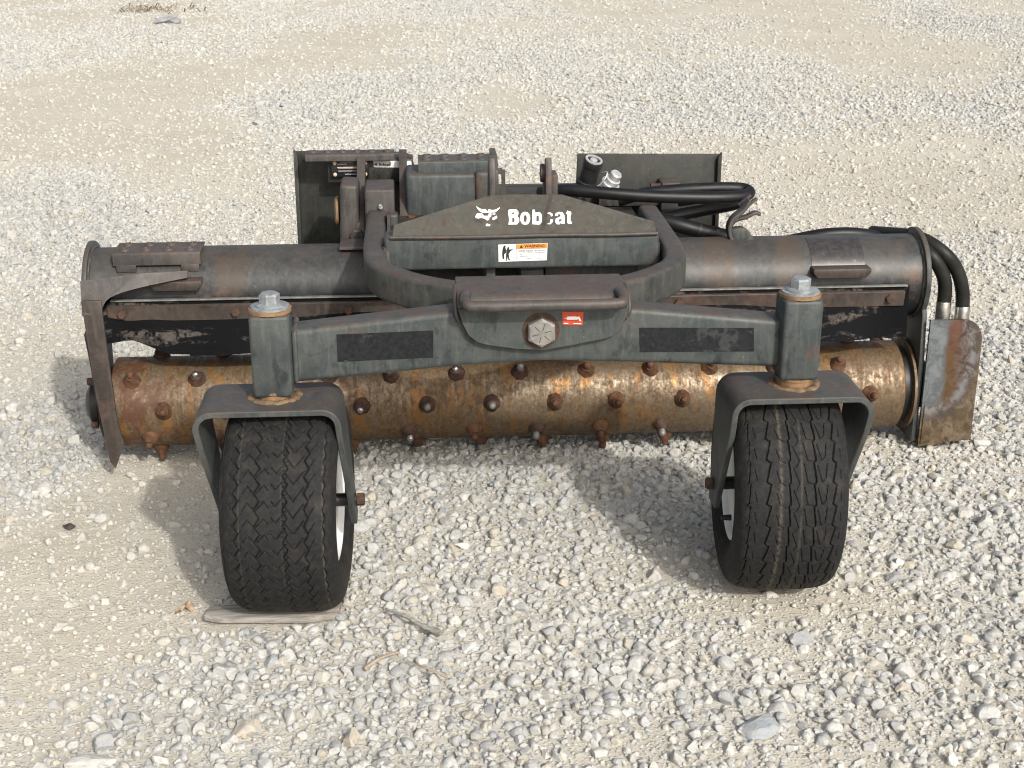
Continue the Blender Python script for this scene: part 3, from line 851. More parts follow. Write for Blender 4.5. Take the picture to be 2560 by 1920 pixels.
# grease point decal: red field, white grease gun
dc = prism('grease_decal', [(.033, .571), (.071, .570), (.070, .5455), (.034, .547)], 'y', yf - .0014, yf, 'decal_red', pv, 0)
prism('grease_gun_mark', [(.036, .5592), (.041, .5600), (.042, .5622), (.058, .5622), (.0595, .5608), (.0635, .5622), (.067, .5540), (.0645, .5532), (.0615, .5575), (.0595, .5560), (.042, .5562), (.041, .5583)], 'y', yf - .0020, yf - .0013, 'decal_white', dc, 0)
prism('decal_line', [(.036, .5505), (.044, .5500), (.044, .5488), (.036, .5493)], 'y', yf - .0020, yf - .0013, 'decal_white', dc, 0)
prism('decal_line', [(.053, .5497), (.067, .5490), (.067, .5478), (.053, .5485)], 'y', yf - .0020, yf - .0013, 'decal_white', dc, 0)

for o in [arm_l, arm_r, pv] + list(arm_l.children) + list(arm_r.children) + list(pv.children) + list(dc.children):
    for v in o.data.vertices: v.co += Vector((0, -.016, .006))

# --- yoke: one bent rectangular bar from the frame round to the pivot bracket
ctr = [(.311, .09), (.311, -.10), (.311, -.20), (.306, -.300), (.290, -.378), (.257, -.432), (.211, -.482), (.150, -.524), (.08, -.556), (0, -.566)]
ypts = [(-x, y, .530) for x, y in ctr] + [(x * 1.035, y, .530) for x, y in ctr[-2::-1]]
bm = bmesh.new(); add_sweep(bm, smooth_path(ypts, 6), rrect(.046, .066, .011, 4))
frombm('yoke_bar', bm, 'slate_paint', rake, 0, smooth=45)
box('yoke_link', -.09, .09, -.66, -.57, .505, .556, 'slate_paint', rake, .004)

for sg in (-1, 1):
    tube('weld_bead', [(sg * .154, -.70, .607), (sg * .1545, -.74, .600), (sg * .1545, -.757, .575), (sg * .150, -.757, .560)], .0042, 'brown_paint', pv, 8, 8, up=(1, 0, 0))
    tube('weld_bead', [(sg * .287, -.262, .566), (sg * .288, -.262, .545), (sg * .288, -.262, .515)], .0045, 'slate_paint', pv, 8, 6, up=(1, 0, 0))

# --- frame box beam and the sloped name plate
P0 = Vector((0, -.268, .587)); U = Vector((0, .095, .068)).normalized(); Nn = Vector((1, 0, 0)).cross(U)
bbx = box('box_beam', -.288, .290, -.268, -.19, .516, .585, 'frame_paint', rake, .007, 3)
bm = bmesh.new()
outl = [(-.272, -.003), (-.268, .036), (-.060, .115), (.0916, .114), (.282, .034), (.2835, -.003)]
top = [P0 + Vector((x, 0, 0)) + U * s_ for x, s_ in outl]
A = [bm.verts.new(p) for p in top]; B = [bm.verts.new(p - Nn * .009) for p in top]
bm.faces.new(A); bm.faces.new(B[::-1])
for i in range(6): bm.faces.new((A[i], B[i], B[(i + 1) % 6], A[(i + 1) % 6]))
npl = frombm('name_plate', bm, 'olive_paint', rake, .0012, 1)
tube('weld_bead', [(-.275, -.2705, .588), (-.1, -.2715, .587), (.05, -.2705, .588), (.18, -.2715, .587), (.285, -.2705, .588)], .0045, 'brown_paint', npl, 8, 10)
def on_plate(pl, mat, name, h=.0012):
    cu = bpy.data.curves.new('outline', 'CURVE'); cu.dimensions = '2D'; cu.fill_mode = 'FRONT'
    for lp in pl:
        sp = cu.splines.new('POLY'); sp.points.add(len(lp) - 1); sp.use_cyclic_u = True
        for pt, (x, s_) in zip(sp.points, lp): pt.co = (x, s_, 0, 1)
    to = bpy.data.objects.new('outline', cu); col.objects.link(to)
    me = bpy.data.meshes.new_from_object(to.evaluated_get(bpy.context.evaluated_depsgraph_get()))
    col.objects.unlink(to); bpy.data.objects.remove(to); bpy.data.curves.remove(cu)
    for v in me.vertices: v.co = P0 + Vector((1, 0, 0)) * v.co.x + U * v.co.y + Nn * h
    me.materials.clear()
    return finish(name, me, mat, npl, 0)
TRACE = {'horn': [[(-.0932,.0841),(-.0907,.0805),(-.0823,.0742),(-.0742,.074),(-.0692,.0674),(-.0675,.0739),(-.0583,.0711),(-.0515,.0727),(-.0431,.0796),(-.044,.0752),(-.0504,.0674),(-.0539,.0645),(-.064,.0641),(-.0813,.0645),(-.0878,.0699),(-.0921,.0779)]],
    'face': [[(-.0965,.0534),(-.0928,.0621),(-.0881,.0624),(-.0814,.0622),(-.0784,.0557),(-.0691,.0555),(-.0674,.0619),(-.0614,.0615),(-.0632,.0519),(-.0666,.0511),(-.0676,.0441),(-.0717,.0425),(-.0768,.0469),(-.0833,.0505),(-.0901,.0481),(-.0953,.0499)]],
    'ear': [[(-.0601,.0614),(-.0514,.0612),(-.0563,.0577),(-.0602,.0597)]],
    'cheek': [[(-.06,.0501),(-.0558,.0526),(-.051,.056),(-.0499,.0507),(-.0528,.0464),(-.0596,.0431),(-.0608,.0466)]],
    'chin': [[(-.0755,.0304),(-.0727,.0347),(-.0694,.0328),(-.0655,.0319),(-.0671,.0267),(-.075,.0269)]],
    'B': [[(-.0263,.0686),(-.0234,.0724),(-.0086,.0718),(-.0049,.0664),(-.0047,.0594),(-.0077,.0533),(-.004,.0471),(-.0046,.0367),(-.0097,.0303),(-.0277,.0302),(-.0256,.0441),(-.0265,.0634)],[(-.0182,.0632),(-.0138,.064),(-.0131,.0596),(-.0181,.0588)],[(-.0187,.0483),(-.0153,.0482),(-.0137,.0421),(-.016,.0369),(-.0193,.037)]],
    'o': [[(.0193,.0466),(.0185,.0411),(.0169,.0361),(.0146,.0322),(.0115,.0297),(.0076,.0289),(.0037,.0299),(.001,.0325),(-.0009,.0365),(-.0019,.0415),(-.002,.0471),(-.0013,.0526),(.0004,.0576),(.0027,.0616),(.0057,.0641),(.0097,.0649),(.0136,.0639),(.0164,.0613),(.0182,.0572),(.0192,.0522)],[(.0121,.0459),(.0117,.0429),(.0112,.0402),(.0103,.038),(.0093,.0367),(.008,.0362),(.0068,.0367),(.0059,.0381),(.0054,.0403),(.0051,.043),(.0051,.046),(.0055,.0491),(.006,.0518),(.0069,.0539),(.0079,.0553),(.0092,.0558),(.0104,.0552),(.0113,.0538),(.0119,.0517),(.0121,.0489)]],
    'b': [[(.0248,.0693),(.0296,.0713),(.0313,.0621),(.0406,.0637),(.0447,.0548),(.0427,.0356),(.0376,.0288),(.0223,.03)],[(.033,.0542),(.0378,.0523),(.0369,.0384),(.0315,.0376)]],
    'c1': [[(.0565,.0607),(.062,.0624),(.0671,.0587),(.0673,.0526),(.0631,.0501),(.0629,.0562),(.0576,.0581)]],
    'c2': [[(.053,.0302),(.0599,.0335),(.0619,.0431),(.0672,.0421),(.0661,.0351),(.061,.0292)]],
    'a': [[(.072,.0525),(.0739,.0595),(.0809,.0632),(.0888,.0618),(.0923,.0538),(.0911,.0302),(.0844,.0295),(.0841,.0348),(.0803,.0287),(.0743,.0289),(.0714,.035),(.0727,.0437),(.0798,.0488),(.0839,.0505),(.0837,.0566),(.079,.0567),(.078,.0515)],[(.0793,.0418),(.0841,.0435),(.0836,.0365),(.0788,.0357)]],
    't': [[(.096,.059),(.1,.0677),(.1011,.0642),(.1071,.0632),(.1073,.057),(.1049,.0518),(.1038,.0378),(.1068,.0343),(.1051,.0291),(.0991,.0292),(.0967,.0327),(.0984,.0554)]],
    'streak': [[(.0656,.1147),(.0731,.1146),(.0629,.0756),(.0576,.0581),(.048,.0147),(.0386,.0149),(.044,.0356),(.0518,.0705)]]}
for key, loops in TRACE.items():
    if key == 'streak': on_plate(loops, 'rusty_bar', 'rust_streak', .0006)
    else: on_plate(loops, 'letter_white', 'emblem_piece' if key in ('horn', 'face', 'ear', 'cheek', 'chin') else 'letter')
# top link ears standing behind the plate
def link_ear(x0, x1, pts):
    return prism('link_ear', pts, 'x', x0, x1, 'brown_paint', rake, .002)
link_ear(-.063, -.050, [(-.168, .60), (-.162, .700), (-.150, .728), (-.115, .728), (-.09, .69), (-.07, .60)])
link_ear(.058, .071, [(-.168, .60), (-.162, .690), (-.150, .727), (-.13, .722), (-.115, .695), (-.09, .69), (-.07, .60)])
box('link_ear_stop', .071, .085, -.15, -.10, .60, .690, 'brown_paint', rake, .002)
lathe('link_boss', (.050, -.12, .688), (1, 0, 0), [(0, .020), (.008, .020)], 'brown_paint', rake, 22)

# warning sticker on the box beam
def flat(pts, y, mat, parent, name, t=.0005):
    return prism(name, pts, 'y', y - t, y, mat, parent, 0)
yq = -.268
ws = flat([(-.0505, .5691), (.0531, .5706), (.0514, .5337), (-.05, .5321)], yq - .0003, 'decal_white', bbx, 'warning_sticker', .0008)
yq -= .0011
flat([(-.0125, .5692), (.0524, .5701), (.0518, .5602), (-.0125, .5596)], yq, 'decal_orange', ws, 'sticker_header')
flat([(-.0131, .5690), (-.0125, .5690), (-.0125, .5335), (-.0131, .5335)], yq, 'decal_black', ws, 'sticker_rule')
flat([(-.0131, .5596), (.0518, .5602), (.0518, .5597), (-.0131, .5591)], yq, 'decal_black', ws, 'sticker_rule')
flat([(-.0393, .5661), (-.0373, .5677), (-.035, .5654), (-.0356, .562), (-.0333, .5565), (-.0346, .551), (-.038, .5484), (-.038, .5374), (-.0413, .5381), (-.0426, .5457), (-.0419, .5594)], yq, 'decal_black', ws, 'sticker_figure')
flat([(-.0306, .5639), (-.028, .5639), (-.0273, .5605), (-.0287, .5584), (-.0213, .559), (-.018, .5596), (-.0247, .555), (-.0265, .5522), (-.0287, .5482), (-.0273, .5386), (-.0247, .5358), (-.0293, .5359), (-.0313, .5428), (-.032, .5338), (-.034, .5339), (-.0346, .5456), (-.0326, .5592)], yq, 'decal_black', ws, 'sticker_figure')
flat([(-.0205, .5510), (-.0150, .5450), (-.0155, .5443), (-.0212, .5505)], yq, 'decal_grey', ws, 'sticker_mark')
flat([(-.0230, .5440), (-.0145, .5380), (-.0150, .5374), (-.0238, .5434)], yq, 'decal_grey', ws, 'sticker_mark')
flat([(-.0060, .5614), (.0012, .5615), (-.0023, .5679)], yq - .0004, 'decal_black', ws, 'sticker_triangle')
def sticker_text(txt, x, z, size, mat, y, bold=.0):
    cu = bpy.data.curves.new('txt', 'FONT'); cu.body = txt; cu.size = size; cu.offset = bold; cu.resolution_u = 3
    to = bpy.data.objects.new('txt', cu); col.objects.link(to)
    me = bpy.data.meshes.new_from_object(to.evaluated_get(bpy.context.evaluated_depsgraph_get()))
    col.objects.unlink(to); bpy.data.objects.remove(to); bpy.data.curves.remove(cu)
    for v in me.vertices: v.co = Vector((x + v.co.x, y, z + v.co.y))
    me.materials.clear(); return me
finish('sticker_word', sticker_text('WARNING', .0042, .5622, .0088, 'decal_black', yq - .0008, .00025), 'decal_black', ws, 0)
finish('sticker_word', sticker_text('AVOID INJURY OR DEATH', -.0085, .5533, .0047, 'decal_black', yq - .0004, .0001), 'decal_black', ws, 0)
for z, segs in ((.5500, [(-.009, .006), (.009, .022), (.025, .047)]), (.5462, [(-.006, -.001), (.034, .038)]), (.5424, [(-.006, .014), (.018, .020), (.024, .030)]), (.5376, [(.008, .018), (.030, .047)])):
    for a, b in segs: flat([(a, z), (b, z + .0003), (b, z + .0016), (a, z + .0013)], yq, 'decal_grey', ws, 'sticker_line')

# dark mounts seen in the gap below the box beam
box('under_mount', -.075, -.055, -.24, -.10, .42, .516, 'brown_paint', rake, .002)
box('under_mount', .055, .26, -.20, -.08, .455, .505, 'slate_paint', rake, .004)
box('under_mount', .0, .05, -.22, -.08, .45, .500, 'slate_paint', rake, .004)
box('frame_core', -.30, .30, -.10, .20, .495, .535, 'plate_paint', rake, .004)

# --- quick-attach plate behind
qa = [(-.520, .18), (.556, .18), (.556, .618), (.190, .624), (.187, .548), (-.222, .548), (-.222, .600), (-.228, .625), (-.245, .634), (-.520, .640)]
qap = prism('attach_plate', qa, 'y', .400, .412, 'plate_paint', rake, .002)
prism('side_flange', [(-.520, .18), (-.512, .18), (-.510, .632), (-.520, .648)], 'y', .375, .400, 'slate_paint', qap, .001)
prism('side_flange', [(.548, .18), (.556, .18), (.556, .626), (.546, .612)], 'y', .385, .400, 'plate_paint', qap, .001)
box('top_lip', -.500, -.245, .394, .402, .618, .634, 'plate_paint', qap, .001)
box('latch_block', .395, .445, .33, .40, .47, .562, 'brown_paint', qap, .006)
box('latch_bar', .24, .395, .35, .40, .50, .535, 'brown_paint', qap, .003)
lathe('latch_pin', (.37, .35, .548), (1, 0, 0), [(0, .010), (.03, .010)], 'dark_rust', qap, 14)
box('cross_rail', -.06, .20, .30, .385, .49, .5465, 'plate_paint', qap, .003)
tread('step_tread', -.486, -.270, .300, .352, .652, .018, 'brown_paint', rake, 1, 6, .010)

# serial plate and name strip
sp_ = box('serial_plate', -.425, -.333, .318, .330, .591, .633, 'black_steel', rake, .002)
for x in (-.416, -.342):
    for z in (.598, .626): lathe('rivet', (x, .318, z), (0, -1, 0), [(0, .0048), (.002, .0045), (.004, .002)], 'cream', sp_, 14)
for z, a, b in ((.6275, -.402, -.372), (.6225, -.410, -.386), (.6145, -.410, -.356), (.6125, -.408, -.352), (.6055, -.408, -.362), (.5975, -.392, -.364)):
    flat([(a, z), (b, z), (b, z + .0022), (a, z + .0022)], .3178, 'cream' if z in (.6145,) else 'decal_grey', sp_, 'plate_line')
flat([(-.347, .602), (-.343, .602), (-.344, .622), (-.346, .622)], .3178, 'cream', sp_, 'plate_line')
box('plate_backing', -.435, -.225, .331, .392, .575, .632, 'plate_paint', rake, .003)
ns = flat([(-.3225, .6280), (-.2295, .6270), (-.2275, .6100), (-.3210, .6125)], .3305, 'decal_white', rake, 'name_strip', .001)
finish('strip_word', sticker_text('Bobcat', -.309, .6160, .0098, 'decal_black', .3290, .00035), 'decal_black', ns, 0)
flat([(-.3195, .6170), (-.3125, .6170), (-.3120, .6230), (-.3160, .6212), (-.3200, .6232)], .3291, 'decal_black', ns, 'strip_emblem')
flat([(-.283, .6165), (-.279, .6165), (-.279, .6240), (-.283, .6240)], .3291, 'decal_grey', ns, 'strip_mark')

# two upright arms of the swing frame
def swing_arm(x0, x1, dx):
    prof = [(.345, .652), (.335, .655), (.30, .645), (.12, .52), (.05, .43), (.11, .41), (.20, .50), (.345, .615)]
    o = prism('swing_arm', prof, 'x', x0, x1, 'brown_paint', rake, .002)
    return o
swing_arm(-.361, -.341, 0); swing_arm(-.259, -.240, 0)
# swing hub between the arms
hub = prism('swing_hub', [(-.402, .40), (-.353, .40), (-.353, .614), (-.396, .616)], 'y', .12, .22, 'brown_paint', rake, .010, 3)
lathe('hub_cap', (-.402, .165, .545), (-1, 0, 0), [(0, .034), (.006, .034), (.010, .026)], 'brown_washer', hub, 26)
hub2 = box('swing_block', -.338, -.270, .085, .20, .43, .611, 'brown_paint', rake, .006, 3)
lathe('grease_nipple', (-.302, .082, .568), (0, -.7, .7), [(0, .005), (.006, .005), (.007, .003), (.012, .0035)], 'zinc', hub2, 10)
hexbolt('swing_bolt', (-.358, .10, .500), (0, -1, 0), .017, .014, 'slate_paint', hub)
box('yoke_lug', -.334, -.262, .05, .085, .45, .560, 'slate_paint', rake, .006, 3)
prism('yoke_gusset', [(-.27, .50), (.085, .50), (.085, .545), (.03, .572), (-.02, .575), (-.05, .560), (-.268, .560)], 'x', -.286, -.278, 'brown_paint', rake, .002)
prism('yoke_gusset', [(-.27, .50), (.085, .50), (.085, .545), (-.05, .560), (-.268, .560)], 'x', .279, .287, 'slate_paint', rake, .002)

# angle cylinder housing with its tread
hs_ = box('cylinder_housing', -.243, -.078, .145, .27, .525, .632, 'frame_paint', rake, .010, 3)
box('housing_end', -.080, -.045, .140, .28, .540, .636, 'slate_paint', hs_, .008, 3)
box('housing_foot', -.246, -.15, .10, .16, .500, .530, 'olive_paint', hs_, .004)
hexbolt('foot_bolt', (-.232, .125, .530), (0, 0, 1), .010, .009, 'rust', hs_)
tread('step_tread', -.213, -.042, .165, .245, .659, .030, 'frame_paint', rake, 2, 4, .011)
# slotted bracket at its end, open so the gravel shows through
bm = bmesh.new()
o8 = [(-.038, .55), (-.038, .612), (-.030, .622), (-.012, .622), (-.003, .612), (-.003, .55)]
add_box(bm, -.038, -.028, .245, .257, .55, .622); add_box(bm, -.012, -.003, .245, .257, .55, .618)
add_box(bm, -.030, -.010, .2451, .2569, .608, .6225); add_box(bm, -.030, -.010, .2451, .2569, .55, .578)
frombm('slotted_bracket', bm, 'slate_paint', rake, .001, 1)
prism('end_bracket', [(.12, .54), (.30, .54), (.30, .640), (.27, .668), (.18, .668), (.13, .640)], 'x', -.040, -.026, 'brown_paint', rake, .002)

# --- hoses and couplers on the back of the frame
tube('hydraulic_hose', [(.078, .21, .570), (.14, .165, .585), (.22, .14, .583), (.32, .13, .576), (.42, .13, .571), (.50, .135, .568), (.556, .150, .567), (.580, .172, .570), (.570, .192, .575), (.52, .197, .577), (.43, .20, .574), (.34, .21, .565), (.27, .22, .545)], .0150, 'hose_rubber', rake, sub=8)
tube('hydraulic_hose', [(.26, .19, .49), (.33, .195, .497), (.40, .20, .509), (.478, .20, .523), (.548, .195, .537), (.575, .205, .548), (.560, .225, .553), (.50, .235, .548), (.42, .24, .538)], .0150, 'hose_rubber', rake, sub=8)
tube('hose_sleeve', [(.33, .19, .515), (.40, .16, .500), (.45, .15, .487), (.51, .14, .474), (.57, .15, .46)], .0185, 'hose_rubber', rake, sub=8)
for p in ((.455, .149, .486), (.495, .142, .478)):
    lathe('cable_tie', p, (.93, -.1, -.22), [(0, .0192), (.006, .0192)], 'black_steel', rake, 20)
def coupler(base, axis, r, h, tip, name='hose_coupler'):
    a = Vector(axis).normalized(); b = Vector(base)
    o = lathe(name, b, a, [(0, r * .85), (h * .2, r * .85), (h * .22, r * 1.12), (h * .34, r * 1.12), (h * .36, r), (h * .80, r), (h * .82, r * 1.06), (h * .97, r * 1.06), (h, r * .98)], 'black_steel', rake, 24)
    lathe('coupler_face', b + a * h, a, [(-.002, r * .97), (.003, r * .93), (.003, r * .72), (-.002, r * .68), (-.002, r * .45), (.002, r * .38), (.0035, r * .2)], tip, o, 24)
    return o
c1_ = coupler((.184, .215, .572), (.24, -.30, .92), .0225, .086, 'chrome')
o = lathe('hose_coupler', (.238, .21, .572), (.40, -.38, .83), [(0, .018), (.012, .018), (.013, .023), (.026, .023), (.027, .019), (.038, .0185), (.039, .0145), (.054, .0145), (.057, .012)], 'chrome', rake, 22)
lathe('coupler_nut', (.243, .206, .582), (.40, -.38, .83), [(0, .0245), (.010, .0245), (.011, .022)], 'bolt_steel', o, 6)
tube('retaining_wire', [(.195, .175, .585), (.215, .165, .595), (.228, .16, .612), (.235, .17, .625), (.225, .19, .62)], .0022, 'chrome', c1_, 8, 6)

# --- hose hook: bent flat bar with two prongs, welded on the tube
hk = prism('hose_hook', [(.506, .520), (.516, .480), (.522, .4805), (.556, .482), (.560, .497), (.548, .515), (.536, .523), (.520, .523)], 'y', .015, .040, 'slate_paint', rake, .002)
def strap(name, pts, w, t, parent):
    bm = bmesh.new(); add_sweep(bm, smooth_path(pts, 6), rrect(t, w, t * .3, 2), Vector((0, 1, 0)))
    return frombm(name, bm, 'brown_paint', parent, 0, smooth=45)
strap('hook_strap', [(.520, .03, .480), (.507, .03, .500), (.503, .03, .525), (.512, .03, .545), (.532, .03, .562), (.548, .03, .585)], .030, .009, hk)
strap('hook_prong', [(.508, .045, .520), (.520, .045, .535), (.545, .045, .543), (.565, .045, .552), (.578, .045, .549)], .020, .008, hk)
strap('hook_prong', [(.530, .055, .555), (.548, .055, .565), (.562, .055, .577), (.571, .055, .583)], .013, .0065, hk)
strap('hook_prong', [(.532, .065, .565), (.548, .065, .580), (.558, .065, .590)], .013, .0065, hk)

# ------------------------------------------------------------------ caster wheels
def seg_dist(Wc, Tc, a, b):
    ax, ay = a; bx, by = b; dx, dy = bx - ax, by - ay
    t = np.clip(((Wc - ax) * dx + (Tc - ay) * dy) / (dx * dx + dy * dy + 1e-12), 0, 1)
    return np.hypot(Wc - ax - t * dx, Tc - ay - t * dy)
def make_tyre(name, centre, pitch_n, segs, scuffs, yaw, nth=1000, flip=1):
    half = [(0, .2045), (.03, .2040), (.058, .2024), (.076, .1990), (.089, .1925), (.0975, .1820), (.1015, .166), (.1008, .149), (.096, .132), (.089, .119), (.083, .111), (.078, .107)]
    hw = [(-w, r) for w, r in half[:0:-1]] + half
    W0 = np.array([p[0] for p in hw]); R0 = np.array([p[1] for p in hw])
    s = np.concatenate([[0], np.cumsum(np.hypot(np.diff(W0), np.diff(R0)))])
    t = np.linspace(0, s[-1], 220)
    # catmull through the points for a round shoulder
    P = smooth_path([(a, b, 0) for a, b in hw], 8)
    PW = np.array([p.x for p in P]); PR = np.array([p.y for p in P]); ps = np.concatenate([[0], np.cumsum(np.hypot(np.diff(PW), np.diff(PR)))])
    sm = ps[-1] / 2; tt = np.concatenate([np.linspace(0, sm - .11, 28, endpoint=False), np.linspace(sm - .11, sm + .11, 164, endpoint=False), np.linspace(sm + .11, ps[-1], 28)])
    W = np.interp(tt, ps, PW); Rr = np.interp(tt, ps, PR)
    sl = tt - sm        # signed arc length across the tread
    nW = np.gradient(Rr, tt); nR = -np.gradient(W, tt); L = np.hypot(nW, nR); nW, nR = -nW / L, -nR / L
    per = 2 * pi * .2045 / pitch_n
    th = np.arange(nth) * 2 * pi / nth
    T = (th * .2045)[:, None] % per; Wc = sl[None, :]
    D = np.zeros((nth, 220))
    band = np.where((np.abs(sl) < .118))[0]
    for (a, b, width, depth) in segs:
        for sh in (-per, 0, per):
            d = seg_dist(Wc[:, band], T, (a[0], a[1] * per + sh), (b[0], b[1] * per + sh))
            D[:, band] = np.maximum(D[:, band], depth * np.clip((width - d) / (width * .45), 0, 1))
    r2 = Rr[None, :] - D * nR[None, :]; w2 = W[None, :] - D * nW[None, :]
    ribs = .0007 * np.sin(sl * 900)[None, :] * ((np.abs(sl) > .118))[None, :]
    r2 = r2; w2 = w2 + ribs * np.sign(W)[None, :]
    Yv = -r2 * np.cos(th)[:, None]; Zv = r2 * np.sin(th)[:, None]
    Zv = np.where(Zv < -.199, -.199 + (Zv + .199) * .25, Zv)
    V = np.stack([np.broadcast_to(w2, Yv.shape), Yv, Zv], -1).reshape(-1, 3)
    n = 220
    i = np.arange(nth)[:, None]; j = np.arange(n - 1)[None, :]
    k = (i + 1) % nth
    F = np.stack([i * n + j, i * n + j + 1, k * n + j + 1, k * n + j], -1).reshape(-1, 4)
    me = bpy.data.meshes.new(name); me.from_pydata(V, [], F)
    sc = np.zeros((nth, n))
    for c, wd, a0, a1, am in scuffs:
        m = np.exp(-((sl - c) / wd) ** 2)[None, :] * np.ones((nth, 1))
        ang = np.degrees(th)[:, None]; ang = np.where(ang > 180, ang - 360, ang)
        m = m * np.clip((ang - a0) / 6, 0, 1) * np.clip((a1 - ang) / 6, 0, 1)
        sc = np.maximum(sc, am * m)
    sc = np.where(D > .002, sc * .3, sc)
    at = me.attributes.new('scuff', 'FLOAT', 'POINT'); at.data.foreach_set('value', sc.astype(np.float32).ravel())
    o = finish(name, me, 'tyre_rubber', rake, 0); me.polygons.foreach_set('use_smooth', [True] * len(me.polygons)); me.set_sharp_from_angle(angle=radians(40))
    o.location = centre; o.rotation_euler = (0, 0, radians(yaw))
    rp = [(-.078, .100), (-.082, .110), (-.088, .112), (-.089, .104), (-.084, .097), (-.074, .094), (-.070, .066), (-.062, .040), (.062, .040), (.070, .066), (.074, .094), (.084, .097), (.089, .104), (.088, .112), (.082, .110), (.078, .100)]
    bm = bmesh.new()
    rings = [[(w, r * cos(2 * pi * q / 56), r * sin(2 * pi * q / 56)) for q in range(56)] for w, r in rp]
    rings = [[(-.089, .0 + .1005 * cos(2 * pi * q / 56), .1005 * sin(2 * pi * q / 56)) for q in range(56)]] * 0 + rings
    loft(bm, rings, caps=True)
    rim = frombm('rim', bm, 'white_paint', o, 0, smooth=40)
    return o, rim

G1, G2 = .0031, .0012
def zig(w0, w1, wd, dp): return [((w0, 0.), (w1, .5), wd, dp), ((w1, .5), (w0, 1.), wd, dp)]
def px1(x): return (x - 1030) * .000188
left_segs = zig(px1(690), px1(640), .0015, .0042) + zig(px1(893), px1(840), .0012, .004) + zig(px1(1148), px1(1103), .0012, .004) + zig(px1(1342), px1(1300), .0016, .0042) + zig(px1(526), px1(505), .0010, .0035) + zig(px1(1500), px1(1475), .0010, .0035)
left_segs += [((px1(865), .5), (px1(935), 1.0), .0009, .0028), ((px1(935), 0.), (px1(972), -.32), .0009, .0028), ((px1(1000), .05), (px1(1042), -.28), .0009, .0028), ((px1(1042), .72), (px1(1138), 1.45), .0009, .0028),
              ((px1(780), .95), (px1(870), .25), .0009, .0028), ((px1(720), 1.25), (px1(645), .55), .0008, .0024), ((px1(780), .95), (px1(735), .45), .0008, .0024),
              ((px1(1108), .9), (px1(1205), .02), .0009, .003), ((px1(1205), .02), (px1(1300), .85), .0009, .003), ((px1(1400), .7), (px1(1345), .1), .0008, .0024), ((px1(600), .8), (px1(640), .3), .0008, .0024)]
def px2(x): return (x - 1000) * .000193
right_segs = []
for a, b, wd in ((770, 727, .0017), (1378, 1342, .0017), (935, 952, .0014), (1165, 1188, .0014), (580, 566, .0011)):
    step = 32 if a in (770, 1378) else -22
    right_segs += [((px2(a), 1.0), (px2(b), .12), wd, .0045), ((px2(b), .12), (px2(b + step), 0.), wd, .0045)]
right_segs += [((px2(975), .75), (px2(1030), .05), .0008, .0024), ((px2(1030), 1.05), (px2(1000), .78), .0008, .0024), ((px2(1075), .9), (px2(1105), .1), .0008, .0024), ((px2(1105), .1), (px2(1150), .05), .0008, .0024),
               ((px2(1200), .85), (px2(1240), .1), .0008, .0024), ((px2(1240), .1), (px2(1275), .3), .0008, .0024), ((px2(1290), .95), (px2(1275), .3), .0008, .0024), ((px2(820), .6), (px2(850), .1), .0008, .0024), ((px2(850), 1.1), (px2(905), .95), .0008, .0024),
               ((px2(620), .7), (px2(640), .2), .0008, .0024), ((px2(1420), .8), (px2(1425), .3), .0008, .0024)]
tl, riml = make_tyre('tyre', (-.466, -.725, .2045), 44, left_segs, [(-.062, .0012, -60, 75, .30), (.012, .0010, -30, 90, .2), (.084, .0020, -70, 60, .45)], -3.5)
tr_, rimr = make_tyre('tyre', (.455, -.705, .2075), 32, right_segs, [(-.026, .0028, -62, 90, .6), (.010, .0016, -70, 60, .35)], -4.0)

